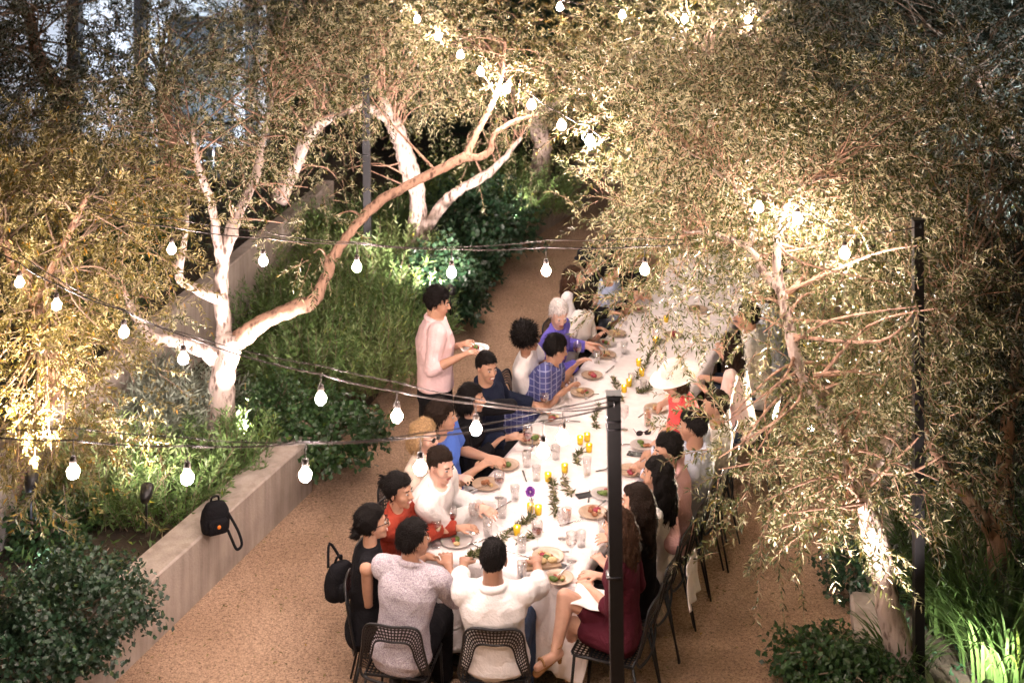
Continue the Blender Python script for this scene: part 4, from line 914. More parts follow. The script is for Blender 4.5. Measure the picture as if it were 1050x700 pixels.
seat('person in a white top with a round black afro', 2.22, -.32, HL, (541, 347), 1.3, 10, 'chair under the person with the afro',
     sex='f', sk=SK3, hair=('afro', BLK), top=WHT, bottom=BLACK, seed=11, collar=False)
seat('older man with white hair in a violet blue shirt looking down', 2.66, -.30, HL, (573, 322), 1.28, -70, 'chair under the white haired man in violet blue',
     sk=SK4, hair=('short', (.72, .68, .66)), top=fab((.13, .11, .50)), bottom=JEAN, hands=(hp(606, 360), hp(598, 378)), sleeve='long', seed=12, pitch=22)
seat('young woman with brown hair in a white blouse beside the white haired man', 3.14, -.30, HL, (602, 304), 1.2, 15, 'chair under the brown haired woman in a white blouse beside the white haired man',
     sex='f', sk=SK1, hair=('bob', DBR), top=WHT, bottom=BLACK, seed=13, pitch=10)
seat('woman with long wavy brown hair in white, drinking from a glass', 3.6, -.38, HL, (589, 285), 1.22, -5, 'chair under the long haired woman who drinks',
     sex='f', sk=SK1, hair=('wavy', BRN), top=WHT, bottom=BLACK, hands=(hp(609, 289, 1.14), None), seed=14, pitch=-8, elbow_out=.1)
seat('person in a black hat on the left side near the far end', 4.05, -.36, HL, (605, 268), 1.26, -20, 'chair under the person in the black hat on the left side',
     sk=SK2, hair=('short', BLK), top=BLACK, bottom=BLACK, hat=('round', BLACK), sleeve='long', seed=15)
seat('second person in a black hat, at the far left end beneath the leaves', 4.95, -.30, HL, (633, 257), 1.26, -10, 'chair at the far left under the second black hatted guest',
     sk=SK3, hair=('short', BLK), top=BLACK, bottom=BLACK, hat=('round', BLACK), sleeve='long', seed=16)
seat('dark haired guest in a blue and white shirt at the far left', 4.5, -.28, HL, (625, 277), 1.2, 0, 'chair at the far left under the guest in blue and white',
     sk=SK2, hair=('short', BLK), top=fab((.3, .36, .5)), bottom=JEAN, seed=17)
# right side
seat('woman in a maroon dress with bare crossed legs and tan heels at the near right', -.64, 1.37, HR, (634, 540), 1.2, 150, 'chair under the woman in the maroon dress',
     sex='f', sk=SK1, hair=('wavy', BRN), top=fab((.075, .012, .022)), dress=True, sleeve='half', hands=(hp(600, 607, .70), hp(606, 600, .72)), collar=False, seed=20, voxel=.0065, barelegs=True, elbow_out=.2,
     legs=[(W(588, 640, 8.3), W(584, 690, 8.5), W(586, 712, 8.42)), (W(579, 612, 8.25), W(570, 666, 8.12), W(551, 684, 8.05))])
seat('woman with long brown hair partly behind the steel pole, looking along the table', -.18, 1.36, HR, (652, 514), 1.2, 165, 'chair beside the maroon dress, a white napkin over its back',
     sex='f', sk=SK1, hair=('long', DBR), top=BLACK, sleeve='none', bottom=BLACK, seed=21, voxel=.0065, collar=False, hands=(hp(612, 585, .72), hp(622, 560, .79)))
seat('woman with very long black hair in a white top', .24, 1.36, HR, (673, 486), 1.2, 170, 'chair under the woman with very long black hair',
     sex='f', sk=SK2, hair=('long', BLK), top=WHT, bottom=BLACK, seed=22, hands=(hp(640, 530), hp(655, 505)), collar=False)
seat('man in a dusty pink shirt with a watch, black beard and hair', .64, 1.38, HR, (684, 462), 1.24, 195, 'chair under the man in dusty pink',
     sk=SK2, hair=('short', BLK), top=fab((.55, .33, .32)), bottom=JEAN, seed=23, hands=(hp(675, 530, .80), hp(650, 480)), sleeve='half')
seat('man in a pale blue shirt seen from behind, black hair', 1.04, 1.40, HR, (710, 437), 1.26, 165, 'chair under the man in pale blue',
     sk=SK2, hair=('short', BLK), top=fab((.52, .58, .72)), bottom=BLACK, seed=24, bulk=1.08, sleeve='long')
seat('man in a crumpled white shirt under the overhanging leaves', 1.46, 1.44, HR, (733, 416), 1.24, 175, 'chair under the man in the crumpled white shirt',
     sk=SK2, hair=('crop', DBR), top=WHT, bottom=JEAN, seed=25, sleeve='long')
seat('woman in a coral top and a wide white hat leaning over the table', 1.88, 1.34, HR, (692, 390), 1.36, 200, 'chair behind the woman in the wide white hat',
     sex='f', sk=SK1, hair=('bob', BRN), top=fab((.80, .10, .10)), bottom=WHT, hat=('wide', fab((.82, .78, .74))), seed=26, pitch=25, hands=(hp(681, 445), hp(668, 425)), collar=False)
RC = [((.72, .58, .54), 'long', DBR, 'f', 'woman in pale pink half hidden by leaves, right side past the white hat'), ((.75, .73, .7), 'short', BLK, 'm', 'man in white half hidden by leaves, fourth from the far right end'),
      ((.55, .6, .7), 'bob', BRN, 'f', 'woman in pale blue half hidden by leaves on the far right side'), ((.6, .42, .34), 'short', DBR, 'm', 'man in tan half hidden by leaves near the far right end'), ((.7, .68, .66), 'long', BLK, 'f', 'woman in white last on the far right side')]
for i, (c, hs_, hc, sx_, lb) in enumerate(RC):
    t = 2.55+i*.78; p = TP(t, 1.52); h = TP(t-.05, 1.42, 1.22)
    person(lb, (p.x, p.y), HR, h, HR+(-15, 10, 20, -10, 5)[i], sex=sx_, sk=(SK1, SK2)[i % 2], hair=(hs_, hc), top=fab(c), bottom=JEAN, seed=30+i, voxel=.011)
    chair((p.x, p.y), HR, 'chair under the '+lb.split(' half')[0].split(' last')[0]+(' on the far right' if i else ' past the white hat'))
# the waiter, on his feet
wp = A(442, 540, 0)
person('standing waiter in a pink shirt and dark apron carrying a plate beside the left row', (wp.x+.02, wp.y+.35), 8, W(449, 310, wp.y+.35), -5, pitch=10, sk=SK2, hair=('full', BLK), top=fab((.75, .55, .56)), bottom=BLACK,
       hands=(W(478, 362, wp.y+.30), W(480, 374, wp.y+.05)), stand=True, sleeve='half', size=.98, seed=40, apron=BLACK, group='waiters', elbow_out=.25, bulk=1.22)

# ------------------------------------------------------------------ things on the table
M_GLASS = mat_glass('clear_glass'); M_CER = mat('stoneware', (.42, .31, .22), .35, .15, 30); M_CER2 = mat('grey_plate', (.45, .42, .40), .3, .1)
M_WINE = mat('red_wine', (.16, .01, .02), .1, .05); M_BEER = mat('amber_drink', (.75, .33, .05), .15, .05); M_YEL = mat('yellow_glass', (.75, .52, .03), .15, .1); M_FOOD = [mat('roast', (.30, .12, .05), .6, .4, 60, .5), mat('greens', (.10, .16, .03), .5, .4, 60, .5), mat('grain', (.55, .40, .20), .7, .3, 70, .5), mat('beet', (.30, .03, .05), .4, .3, 60)]
M_STEEL = mat('cutlery_steel', (.55, .54, .52), .2, .05, metal=.9); M_FLAME = mat_emit('flame', (1, .62, .2), 14)
def plate(label, p, r_=.105, m=M_CER, seed=0, fork=True):
    root = empty('plate', (p.x, p.y, TZ), random.uniform(0, 6), label, 'plate', 'plates of food on the cloth')
    g = MB(); g.lathe([(0, .004), (r_*.5, .004), (r_*.62, .002), (r_*.7, .006), (r_, .017), (r_*1.01, .020), (r_*.98, .021), (r_*.68, .011), (r_*.6, .008), (0, .008)], n=28); g.build('dish', m, root)
    rr_ = random.Random(seed)
    for k in range(rr_.choice((5, 6, 7))):
        a = rr_.uniform(0, 6.28); q = r_*rr_.uniform(0, .5); g = MB(); s_ = rr_.uniform(.014, .034)
        g.ell((q*math.cos(a), q*math.sin(a), .012+s_*.3), (s_, s_*.7, s_*.5), Matrix.Rotation(rr_.uniform(0, 3), 3, 'Z'), 10, 6); g.v = [(x+rr_.uniform(-.003, .003), y+rr_.uniform(-.003, .003), z+rr_.uniform(-.002, .003)) for x, y, z in g.v]; g.build('food', M_FOOD[rr_.randrange(4)], root)
    if fork:
        g = MB(); g.box((.0, 0, .021), (.13, .007, .003)); g.box((.083, 0, .022), (.04, .018, .003)); g.v = [(x+r_*.75, y+.01, z+x*.04) for x, y, z in g.v]; g.build('fork', M_STEEL, root, False)
    return root
PL = [(632, 343, 'farthest plate seen on the left side, under the leaves'), (621, 353, 'dark plate of food second from the far left'), (620, 365, 'oval brown plate level with the white haired man'), (607, 386, 'brown plate beyond the plaid shirted man'), (597, 404, 'plate of dark food by the plaid man’s elbow'),
      (567, 431, 'plate in front of the man in navy, beside his hand'), (545, 452, 'plate of bread between the hands of the man in navy'), (519, 478, 'heaped plate in front of the blue tee shirt'), (499, 498, 'plate with a red morsel in front of the white shirted man'), (495, 522, 'near left plate by the clasped hands'),
      (608, 527, 'brown plate left of the steel pole'), (562, 572, 'plate of salad near the white shirted back, centre'), (573, 594, 'plate closest to the near right corner of the table'), (659, 458, 'plate beside the sunglasses and the phone'), (647, 484, 'plate just right of the steel pole'), (672, 420, 'plate behind the tall amber drink'), (620, 508, 'grey plate touching the left of the pole'), (468, 556, 'plate in front of the speckled shirt')]
PL += [(690, 345, 'plate glimpsed through the leaves on the right side'), (655, 318, 'plate glimpsed through the leaves near the far left guests'), (715, 318, 'far right plate glimpsed through the leaves')]
for i, (x, y, lb) in enumerate(PL): plate(lb.replace('’', ''), A(x, y, TZ), .095+.012*((i*7) % 3)/2, (M_CER, M_CER2)[i % 4 == 1 or i == 16], i, i % 2 == 0)
bdd = empty('bread_board', A(556, 580, TZ), .2, 'rectangular board of bread in front of the near plates', 'board'); g = MB(); g.box((0, 0, .008), (.24, .10, .016), None, .003); g.build('board', M_WOOD, bdd, False)
for k in range(3): g = MB(); g.ell((-.07+.07*k, .005, .03), (.034, .028, .018)); g.build('bread', M_FOOD[2], bdd)
def tumbler(label, p, drink=None, h=.10, r_=.034, lvl=.6, cat='glass', z=TZ):
    root = empty('drinking_glass', (p.x, p.y, z), 0, label, cat, 'drinking glasses on the cloth'); g = MB(); g.lathe([(0, .002), (r_*.85, .002), (r_, h), (r_*.93, h), (r_*.8, .010), (0, .010)], n=20); g.build('bowl', M_GLASS, root)
    if drink: g = MB(); g.lathe([(0, .0115), (r_*.77, .0115), (r_*.9, h*lvl), (0, h*lvl)], n=20); g.build('drink', drink, root)
    return root
def wineglass(label, p, wine=M_WINE, z=TZ):
    root = empty('wine_glass', (p.x, p.y, z), 0, label, 'wine glass', 'wine glasses on the cloth'); g = MB()
    g.lathe([(0, .001), (.034, .001), (.033, .004), (.006, .009), (.004, .02), (.004, .08), (.012, .09), (.034, .112), (.040, .14), (.036, .185), (.0345, .185), (.038, .14), (.032, .114), (.010, .094), (0, .092)], n=20); g.build('bowl', M_GLASS, root)
    if wine: g = MB(); g.lathe([(0, .0945), (.009, .0955), (.030, .115), (.036, .130), (0, .130)], n=20); g.build('wine', wine, root)
    return root
for x, y, lb in [(512, 510, 'glass of red wine beside the purple flower'), (541, 462, 'glass of red wine between the hands of the man in navy'), (558, 424, 'glass of red wine by the navy sleeve'), (551, 563, 'glass of red wine beside the bread board'), (463, 548, 'glass of red wine by the reaching hand in rust red'), (592, 372, 'glass of red wine in front of the violet shirt')]: wineglass(lb, A(x, y, TZ+.0))
for x, y, lb in [(447, 560, 'glass of white wine before the man in the speckled shirt'), (486, 545, 'empty stemmed glass by the clasped hands'), (586, 575, 'empty stemmed glass at the near right corner'), (640, 440, 'empty stemmed glass left of the tall amber drink'), (577, 552, 'empty stemmed glass behind the salad plate')]:
    wineglass(lb, A(x, y, TZ), mat('white_wine', (.75, .6, .3), .1, .05) if 'white' in lb else None)
tumbler('tall amber drink with a straw near the sunglasses', A(664, 436, TZ), M_BEER, .14, .034, .85)
tumbler('small pink-orange drink in a tumbler right of the purple flower', A(581, 533, TZ), mat('orange_drink', (.85, .35, .18), .2, .05), .08, .036, .8)
for x, y, lb in [(528, 512, 'clear tumbler beside the purple flower vase'), (540, 478, 'clear tumbler near the heaped plate'), (500, 548, 'clear tumbler by the reaching hands'), (596, 560, 'clear tumbler near the right table edge'), (535, 592, 'clear tumbler before the man in white'), (648, 395, 'clear tumbler in the middle of the far half'), (570, 470, 'clear tumbler under the hanging bulbs'), (472, 538, 'clear tumbler before the rust red sleeve'), (632, 462, 'clear tumbler beside the steel pole')]: tumbler(lb, A(x, y, TZ))
def votive(label, p, lit=True):
    root = empty('votive_candle', (p.x, p.y, TZ), 0, label, 'candle', 'yellow glass candles down the table'); g = MB(); g.lathe([(0, .002), (.022, .002), (.026, .060), (.023, .060), (.020, .006), (0, .006)], n=18); g.build('holder', M_YEL, root)
    g = MB(); g.lathe([(0, .008), (.019, .008), (.020, .04), (0, .04)], n=14); g.build('wax', mat('wax', (.8, .6, .25), .5, .05), root); g = MB(); g.ell((0, 0, .052), (.004, .004, .010)); g.build('flame', M_FLAME, root); return root
for x, y, lb in [(602, 452, 'yellow candle first in the cluster of three beside the steel pole'), (604, 463, 'yellow candle nearest the viewer in the cluster of three'), (595, 455, 'yellow candle on the left of the cluster of three'), (562, 493, 'yellow candle at the head of the long garland'), (579, 484, 'amber candle between the two garlands'), (544, 525, 'yellow candle under the purple flower'), (552, 527, 'yellow candle touching the flower vase on its right'), (530, 548, 'bright yellow candle in the nearest greenery'), (640, 402, 'yellow candle above the top of the steel pole'), (655, 375, 'yellow candle in the far garland'), (672, 352, 'yellow candle further up the far garland'), (658, 385, 'yellow candle at the end of the far garland'), (683, 330, 'yellow candle half hidden by leaves at the far end'), (645, 396, 'yellow candle just right of the pole top')]: votive(lb, A(x, y, TZ))
def garland(label, pts, n=7):
    P = [A(x, y, TZ+.008) for x, y in pts]; b = P[0]; root = empty('olive_garland', b, 0, label, 'garland', 'olive cuttings laid down the table'); P = crom([p-b for p in P], 6)
    g = MB(); g.tube(P, .0028, 5); g.build('stem', M_TWIG, root); L = []; 
    for i in range(len(P)-1):
        for k in range(n): L.append((P[i].lerp(P[i+1], random.random()), (P[i+1]-P[i]).normalized()))
    k = len(L); base = np.array([tuple(a) for a, b_ in L]); tg = np.array([tuple(b_) for a, b_ in L]); sd = norm(rng.normal(size=(k, 3))*np.array([1, 1, .55])+np.array([0, 0, .35]))
    link('leaves', leaf_mesh('leaves', base, norm(tg*.6+sd), norm(rng.normal(size=(k, 3))*.5+np.array([0, 0, 1.])), .055*rng.uniform(.6, 1.2, k), .014*rng.uniform(.8, 1.2, k), M_OL, np.clip(rng.normal(.5, .2, k), 0, 1)), root)
garland('long olive garland running down the table centre towards the viewer', [(566, 492), (568, 505), (567, 515), (570, 528)])
garland('thin olive sprig curving beside the long garland', [(578, 488), (580, 498), (586, 507)], 5)
garland('greenery around the nearest yellow candle', [(512, 556), (524, 544), (538, 536), (545, 530)])
garland('greenery trailing to the right of the nearest yellow candle', [(530, 556), (545, 550), (552, 545)], 6)
garland('sprig of olive leaves in the middle of the cloth left of the pole', [(592, 476), (591, 468), (597, 462)], 6)
garland('olive sprig lying below the far plates left of the pole top', [(612, 440), (610, 428), (614, 415)], 6)
garland('olive cutting spilling round the top of the steel pole', [(640, 412), (632, 396), (628, 388)], 6)
garland('far olive garland weaving between yellow candles', [(648, 392), (660, 378), (668, 362), (680, 348)], 8)
garland('dark olive sprig right of the pole top', [(652, 400), (660, 402), (668, 396)], 6)
garland('greenery lying before the man in the speckled shirt', [(480, 572), (490, 568), (502, 564)], 12)
# flower vase
p = A(545, 528, TZ); fv = empty('flower_vase', p, 0, 'small glass vase holding one purple bloom in the middle of the table', 'vase'); g = MB(); g.lathe([(0, .002), (.024, .002), (.028, .03), (.016, .07), (.014, .10), (.017, .112), (.014, .111), (.012, .09), (0, .088)], n=16); g.build('vase', M_GLASS, fv)
g = MB(); g.tube([(0, 0, .02), (.004, 0, .10), (-.008, 0, .15)], .002, 5); g.build('stem', M_BROAD, fv)
k = 240; u_ = norm(rng.normal(size=(k, 3))); bs = u_*.012+np.array([-.008, 0, .165]); me = leaf_mesh('bloom', bs, u_, norm(rng.normal(size=(k, 3))), np.full(k, .026), np.full(k, .011), mat_leaf('purple_petal', (.28, .06, .48), (.36, .12, .55), .5), rng.uniform(.2, .9, k)); link('bloom', me, fv)
# sunglasses, phones, napkins, cards
p = A(660, 446, TZ); sg = empty('sunglasses', p, .2, 'black sunglasses lying beside the plate on the right', 'sunglasses')
for x in (-1, 1): g = MB(); g.ell((.034*x, 0, .018), (.029, .004, .022)); g.build('lens', M_BLACKPL, sg)
g = MB(); g.cap((-.01, 0, .026), (.01, 0, .026), .003, .003); g.cap((-.062, 0, .026), (-.055, .11, .01), .003, .002); g.cap((.062, 0, .026), (.055, .11, .01), .003, .002); g.build('frame', M_BLACKPL, sg)
def flatthing(name, label, cat, p, d, rz, m, z=0, bev=.003):
    g = MB(); g.box((0, 0, d[2]/2), d, None, bev); o = g.build(name, m, None, False); o.location = (p.x, p.y, TZ+z); o.rotation_euler = (0, 0, rz); return tag(o, label, cat)
flatthing('phone', 'black phone lying below the plate on the right side', 'phone', A(653, 466, TZ), (.15, .075, .008), -.3, M_BLACKPL)
flatthing('phone', 'dark folded wallet and phone near the right table edge left of the pole', 'phone', A(600, 508, TZ), (.13, .07, .01), .35, M_BLACKPL)
flatthing('phone', 'dark phone beside the nearest right plate', 'phone', A(573, 580, TZ), (.12, .06, .008), -.4, M_BLACKPL)
def napkin(label, pos, d, rot, seed, drape=False):
    g = MB(); nx_ = 18; rr_ = random.Random(seed); ph = rr_.uniform(0, 6)
    f_ = (lambda a, b: V(((a-.5)*d[0], (b-.5)*d[1], .006+.006*math.sin(a*9+ph)*math.cos(b*7)))) if not drape else (lambda a, b: V(((a-.5)*d[0]*(1+.15*b), -.02*math.sin(b*3)+.012*math.sin(a*14+ph)*b+(.012 if b > .2 else -.012*(1-b*5)), -b*d[1])))
    g.add([f_(i/(nx_-1), j/(nx_-1)) for j in range(nx_) for i in range(nx_)], [(j*nx_+i, j*nx_+i+1, (j+1)*nx_+i+1, (j+1)*nx_+i) for j in range(nx_-1) for i in range(nx_-1)])
    o = g.build('napkin', M_CLOTH); o.location = pos; o.rotation_euler = rot; s_ = o.modifiers.new('s', 'SOLIDIFY'); s_.thickness = .004; return tag(o, label, 'napkin', 'white napkins')
napkin('white napkin crumpled by the navy sleeve on the left table edge', A(565, 415, TZ+.003), (.28, .16), (0, 0, .5), 1)
napkin('white napkin on the lap of the woman in maroon', V(tuple(W(606, 618, 8.24)))+V((0, 0, .03)), (.22, .17), (.25, .1, -.3), 2)
napkin('white napkin on the lap of the woman in black with glasses', A(401, 605, .64), (.18, .16), (.2, .1, .3), 3)
q = TP(-.18, 1.36)+V((math.cos(R(HR)), math.sin(R(HR)), 0))*-.33; napkin('white napkin hung over a chair back beside the maroon dress', q+V((.03, .0, .83)), (.25, .28), (0, 0, R(HR+90)), 4, True)
napkin('white napkin folded by the near left plates', A(520, 540, TZ+.003), (.14, .10), (0, 0, .2), 5)
# what the waiter carries
pr = W(487, 359, wp.y+.28); pw = plate('plate carried in the hands of the standing waiter', pr, .12, M_CER2, 77, False); pw.location.z = pr.z
# bags
def rucksack(name, label, p, rz, sc_=1.0):
    root = empty(name, p, rz, label, 'bag'); g = MB(); s_ = sc_
    g.loft([oval(V((0, 0, z*s_)), V((1, 0, 0)), V((0, 1, 0)), w*s_, d*s_, 22, 3) for z, w, d in ((0, .10, .06), (.02, .135, .085), (.12, .145, .095), (.22, .135, .085), (.29, .10, .06), (.31, .05, .03))]); me = remesh(g, 'bag_body', [BLACK], .01, 3, .004, 5); link('body', me, root)
    g = MB(); g.loft([oval(V((0, -.09*s_, z*s_)), V((1, 0, 0)), V((0, 1, 0)), w*s_, d*s_, 20, 3) for z, w, d in ((.02, .09, .02), (.04, .10, .035), (.14, .10, .035), (.17, .08, .02))]); g.build('pocket', BLACK, root)
    g = MB(); g.tube(crom([(-.03, .02, .30*s_), (-.02, .01, .35*s_), (.02, .01, .35*s_), (.03, .02, .30*s_)], 4), .008, 6); g.build('handle', BLACK, root)
    return root
rs = rucksack('backpack', 'black backpack with a small orange badge sitting on the low concrete wall', A(221, 545, .45), .5, .72)
g = MB(); g.lathe([(0, 0), (.014, 0), (.014, .004), (0, .004)], (0, -.0925, .075), 14, (0, -1, 0)); g.build('badge', mat('orange_badge', (.8, .22, .02), .5, .05), rs)
g = MB(); g.tube(crom([(.075, -.03, .15), (.11, -.07, .08), (.14, -.11, .01), (.15, -.15, -.06), (.11, -.16, -.08), (.08, -.13, -.01), (.075, -.06, .02)], 5), .010, 6); g.build('strap', BLACK, rs)
q = A(352, 590, .66); hb = rucksack('shoulder_bag', 'slouched black bag hanging from the chair back of the woman in black with glasses', V((q.x-.02, q.y, .52)), .9, .75); g = MB(); g.tube(crom([(-.06, .05, .2), (.0, .1, .32), (.06, .05, .2)], 4), .009, 6); g.build('strap', BLACK, hb)
q = A(668, 575, .45); rucksack('shoulder_bag', 'black handbag on the chair seat beside the draped napkin', V((q.x+.02, q.y, .46)), .4, .6)
q = A(672, 648, 0); jg = empty('glass_jug', q, 0, 'clear glass jug with a thin stick standing on the gravel behind the maroon dress', 'jug'); g = MB(); g.lathe([(0, .003), (.07, .003), (.085, .06), (.08, .16), (.05, .21), (.055, .24), (.052, .24), (.047, .21), (.075, .16), (.08, .06), (0, .012)], n=22); g.build('body', M_GLASS, jg); g = MB(); g.tube([(-.02, 0, .02), (.05, .01, .42)], .006, 6); g.build('stick', M_WOOD, jg)

for i, (x, y, lb) in enumerate([(588, 398, 'clear tumbler beyond the plaid shirt'), (612, 372, 'clear tumbler by the far left plates'), (628, 420, 'clear tumbler just above the top of the pole'), (575, 415, 'clear tumbler next to the crumpled napkin'), (550, 492, 'clear tumbler between the bloom and the garland'), (515, 530, 'clear tumbler behind the nearest greenery'), (618, 545, 'clear tumbler left of the pole by the table edge'), (640, 362, 'clear tumbler in the far half near the left edge'), (690, 400, 'clear tumbler before the woman in the white hat'), (660, 400, 'clear tumbler at the far garland'), (535, 565, 'clear tumbler straight ahead of the man in white'), (602, 486, 'clear tumbler below the cluster of three candles')]):
    tumbler(lb, A(x, y, TZ), None, .085+.02*(i % 3), .033)
knf = None
for t, w in [(-.35, .30), (.15, .27), (.62, .26), (1.1, .28), (1.65, .27), (2.2, .26), (2.8, .27), (-.3, .82), (.1, .80), (.5, .80), (.95, .8), (1.4, .82), (2.0, .8), (2.6, .8), (-.42, .6), (-.4, .25)]:
    if knf is None:
        g = MB(); g.box((0, -.04, .004), (.010, .10, .006), None, .002); g.box((0, .05, .003), (.014, .09, .002)); knf = g.build('table_knife', M_STEEL, None, False); o = knf; tag(o, 'steel table knife lying on the white cloth', 'knife', 'table knives laid on the cloth')
    else: o = knf.copy(); C.objects.link(o)
    p = TP(t, w, TZ+.001); o.location = p; o.rotation_euler = (0, 0, random.uniform(0, 3.1))
# ------------------------------------------------------------------ poles and festoon lights
def pole(label, base, top, wd, cap=True):
    root = empty('steel_pole', base, 0, label, 'post', 'black steel poles carrying the lights'); g = MB(); b, t = V(base), V(top); d = t-b; h = wd/2
    g.loft([[b-b+d*k+V((x*h, y*h, 0)) for x, y in ((-1, -1), (1, -1), (1, 1), (-1, 1))] for k in (0, 1)]); g.build('shaft', M_METAL, root, False)
    g = MB(); g.box(d+V((0, 0, .006)), (wd+.012, wd+.012, .012), None, .003); g.build('cap', M_METAL, root, False)
    g = MB(); g.tube([d+V((-.0, -h, -.03)), d+V((0, -h-.035, -.03)), d+V((0, -h-.045, -.0))], .005, 6); g.build('hook', M_METAL, root)
    for z in (.12, .16, .9): g = MB(); g.box(d+V((0, 0, -z)), (wd+.006, wd+.006, .012), None, .002); g.build('cable_tie', M_BLACKPL, root)
    return root
pt = W(629, 405, 6.6); pole('black square steel pole in the centre foreground, rising in front of the table', (W(634, 700, 6.6).x+.01, 6.6, 0), pt, .068)
p2 = W(941, 226, 8.45); pole('tall black steel pole standing at the right among the olive leaves', (W(942, 700, 8.45).x, 8.45, 0), p2, .062)
p3 = W(375, 78, 15.2); pole('dark steel pole behind the long brown branch, left of centre', (W(378, 290, 15.2).x, 15.2, .1), p3, .085)
M_BULB = mat_emit('lit_bulb', (1.0, .775, .69), BULB_S); M_BULB3 = mat_emit('lit_bulb_near', (1.0, .775, .69), BULB_S*.55); M_BULB2 = mat_emit('lit_bulb_far', (1.0, .775, .69), BULB_S*.7)
M_CABLE = mat('black_cable', (.03, .02, .016), .6, .1)
def festoon(label, ends, bulbs, zs, drop=.13, r_=.028, dbl=True, mb_=M_BULB):
    """ends: two world points; bulbs: (px, py) of each globe, zs its height"""
    B = [A(x, y, z) for (x, y), z in zip(bulbs, zs)]; root = empty('festoon_lights', ends[0], 0, label, 'string lights', 'strings of festoon lights'); o = V(ends[0])
    K = [V(ends[0])]
    for b in B: K.append(b+V((0, 0, drop)))
    if ends[1] is not None: K.append(V(ends[1]))
    P = [K[0]]
    for a, b in zip(K, K[1:]):
        n_ = 8; L = (a-b).length
        for i in range(1, n_+1): t = i/n_; P.append(a.lerp(b, t)+V((0, 0, -.035*L*4*t*(1-t)*.6)))
    g = MB(); g.tube([p-o for p in P], .0042, 6)
    if dbl: g.tube([p-o+V((0, .012*math.sin(i*.21), .030+.022*math.sin(i*.17))) for i, p in enumerate(P)], .003, 6)
    g.build('cable', M_CABLE, root)
    for b in B:
        c = b-o; g = MB(); g.lathe([(0, r_*1.55), (r_*.38, r_*1.5), (r_*.40, r_*1.22), (r_*.62, r_*.84), (r_*.88, r_*.52), (r_*.97, r_*.3), (r_, 0), (r_*.85, -r_*.55), (r_*.45, -r_*.92), (0, -r_)], c, 14); bl = g.build('bulb', mb_, root)
        g = MB(); g.lathe([(0, .075), (.012, .075), (.016, .06), (.017, r_*1.5), (0, r_*1.5)], c, 10); g.tube([c+V((0, 0, .07)), c+V((0, 0, drop))], .003, 5); g.build('socket', M_CABLE, bl)
    return root
festoon('festoon string sweeping from the left edge down to the top of the foreground pole', [W(-30, 238, 9.2), pt+V((0, -.05, -.03))], [(20, 290), (58, 313), (127, 341), (188, 368), (329, 409), (407, 427), (488, 440), (577, 449)], [2.6, 2.6, 2.6, 2.58, 2.52, 2.5, 2.48, 2.5], mb_=M_BULB3)
festoon('lowest festoon string crossing the left half to the foreground pole', [W(-20, 446, 6.3), pt+V((0, -.05, -.03))], [(75, 484), (192, 490), (313, 487), (431, 480), (557, 463)], [2.5]*5, .15, mb_=M_BULB3)
festoon('level festoon string crossing in front of the left olive trunk and over the path', [W(90, 215, 9.2), W(700, 250, 8.2)], [(176, 256), (270, 268), (366, 274), (463, 280), (560, 278), (661, 277)], [2.8]*6, .15)
festoon('far festoon string descending from the top of the picture into the right canopy', [W(395, -10, 18), W(650, 165, 9.6)], [(428, 20), (449, 38), (472, 57), (493, 74), (519, 92), (545, 108), (576, 129), (605, 145)], [3.2, 3.2, 3.2, 3.2, 3.2, 3.2, 3.2, 3.2], .10, .036, False)
festoon('festoon string high across the top of the picture right of centre', [W(540, -12, 17), W(840, 30, 15)], [(574, 8), (638, 16), (702, 20), (767, 21)], [3.4, 3.4, 3.4, 3.35], .10, .04, False, M_BULB2)
festoon('festoon string glowing inside the right canopy and ending at the right pole', [W(740, 178, 9.6), p2+V((0, -.04, -.03))], [(778, 213), (818, 225), (866, 260)], [2.9, 2.88, 2.8], .12, .032, False, M_BULB2)

# ------------------------------------------------------------------ ground spotlights for the trees
def spot(label, p, target, power, col=(1, .86, .78), ang=70, r_=.05):
    p = V(p); d = (V(target)-p).normalized(); root = empty('ground_spotlight', p, 0, label, 'spotlight', 'spotlights aimed up into the trees')
    M = V((0, 0, 1)).rotation_difference(d).to_matrix(); g = MB(); g.tube([(0, 0, -.25), (0, 0, -.02)], .009, 6); g.build('stake', M_METAL, root)
    g = MB(); g.lathe([(0, -.07), (.028, -.07), (.042, -.02), (.046, .05), (.041, .05), (.038, .0), (0, -.0)], n=16); g.v = [tuple(M @ V(v)) for v in g.v]; g.build('housing', M_METAL, root)
    g = MB(); g.lathe([(0, .012), (.037, .012), (.037, .018), (0, .018)], n=16); g.v = [tuple(M @ V(v)) for v in g.v]; g.build('lens', mat_emit('lamp_lens', col, 12), root)
    l = bpy.data.lights.new('spot_beam', 'SPOT'); l.energy = power; l.color = col; l.spot_size = R(ang); l.spot_blend = .6; l.shadow_soft_size = r_
    o = bpy.data.objects.new('beam', l); C.objects.link(o); o.parent = root; o.location = d*.07; o.rotation_euler = (-d).to_track_quat('Z', 'Y').to_euler(); return root
WP = (1, .82, .78)
spot('ground spotlight glowing at the right foot of the big left olive', A(262, 408, .45)+V((.1, -.9, 0)), W(235, 240, 11.5), 420*SP, WP, 78)
spot('added ground spotlight lighting the left olive from in front of the silvery bushes', A(150, 505, .95), W(195, 280, 11.4), 200*SP, WP, 110)  # added lamp, brightens the silvery bushes and the front of the olive
spot('ground spotlight by the slender white trunk', A(462, 298, .95), W(412, 150, 16.2), 700*SP, WP, 80)
spot('ground spotlight at the foot of the glowing far tree', V((.0, 17.4, .5)), W(560, 70, 19), 420*SP, (1, .84, .74), 90)
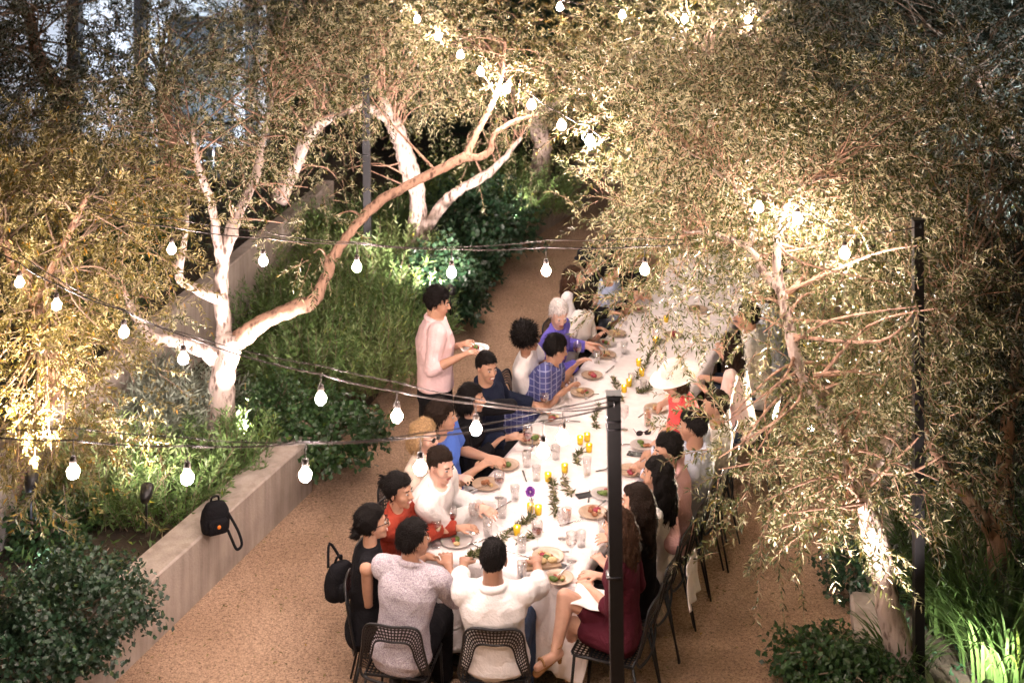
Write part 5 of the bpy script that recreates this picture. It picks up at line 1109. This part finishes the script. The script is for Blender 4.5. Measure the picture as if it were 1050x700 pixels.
spot('added ground spotlight brightening the golden tree at the left edge', V((-3.25, 8.9, 1.15)), W(60, 230, 9.8), 700*SP, (1, .76, .56), 80)  # added lamp, stands in for the string bulbs' glow on this tree
spot('bright ground lamp burning in the bush at the left edge', A(30, 600, .62), W(10, 350, 10.5), 14*SP, (.85, .85, 1), 110)
spot('ground spotlight behind the leaning white trunk at lower right', V((2.05, 7.75, .3)), W(850, 350, 8.9), 300*SP, WP, 80)
spot('ground spotlight in the long grass at lower right', V((2.9, 8.0, .3)), W(1000, 570, 9.3), 90*SP, (1, .97, .85), 100)
spot('cool spotlight washing the top right tree', V((6.0, 12.2, .5)), W(1030, 90, 14.5), 1000*SP, (.8, .9, 1), 60)
spot('added hidden spotlight shining up between the far right guests and the canopy', V((2.6, 11.4, .4)), W(735, 210, 9.8), 1000*SP, (1, .78, .58), 90)  # added unseen lamp that brightens the right crown from below
spot('cool floodlight washing the white building', V((-5.2, 16.4, 1.3)), V((-5.6, 20, 2.4)), 600*SP, (.68, .82, 1), 75)
spot('second cool floodlight washing the white building', V((-4.0, 17.2, 1.3)), V((-4.6, 20, 2.0)), 400*SP, (.68, .82, 1), 80)

if HAZE > 0:
    hm = bpy.data.materials.new('haze'); hm.use_nodes = True; nt = hm.node_tree; nt.nodes.remove(nt.nodes['Principled BSDF'])
    pv = N(nt, 'ShaderNodeVolumePrincipled', Density=HAZE); pv.inputs['Color'].default_value = (.95, .93, .92, 1); nt.links.new(pv.outputs[0], nt.nodes['Material Output'].inputs['Volume'])
    g = MB(); g.box((0, 41, 3.5), (90, 108, 9.4)); tag(g.build('haze', hm, None, False), 'thin evening haze in the air', 'haze', None, 'stuff')
# ------------------------------------------------------------------ night sky, camera
wd_ = bpy.data.worlds.new('World'); bpy.context.scene.world = wd_; wd_.use_nodes = True; nt = wd_.node_tree; bg = nt.nodes['Background']
sky = nt.nodes.new('ShaderNodeTexSky'); sky.sky_type = 'NISHITA'; sky.sun_disc = False; sky.sun_elevation = R(3); sky.sun_rotation = R(200); nt.links.new(sky.outputs[0], bg.inputs[0]); bg.inputs[1].default_value = SKY_S
cd = bpy.data.cameras.new('camera'); cam = bpy.data.objects.new('camera', cd); C.objects.link(cam); bpy.context.scene.camera = cam
cam.location = (0, 0, CAM_H); cam.rotation_euler = (PI/2, 0, 0); cd.sensor_width = 36; cd.lens = F/1050*36; cd.shift_y = -500/1050; cd.clip_end = 400; cd.clip_start = .1
cd.dof.use_dof = True; cd.dof.focus_distance = 9.6; cd.dof.aperture_fstop = 2.0
s = bpy.context.scene; s.view_settings.view_transform = 'Standard'; s.view_settings.look = 'None'; s.view_settings.exposure = EXPO; s.view_settings.gamma = 1
s.cycles.use_denoising = True; s.cycles.max_bounces = 6; s.cycles.diffuse_bounces = 3; s.cycles.transparent_max_bounces = 10; s.cycles.sample_clamp_indirect = 6; s.cycles.use_light_tree = True; s.cycles.caustics_reflective = False; s.cycles.caustics_refractive = False
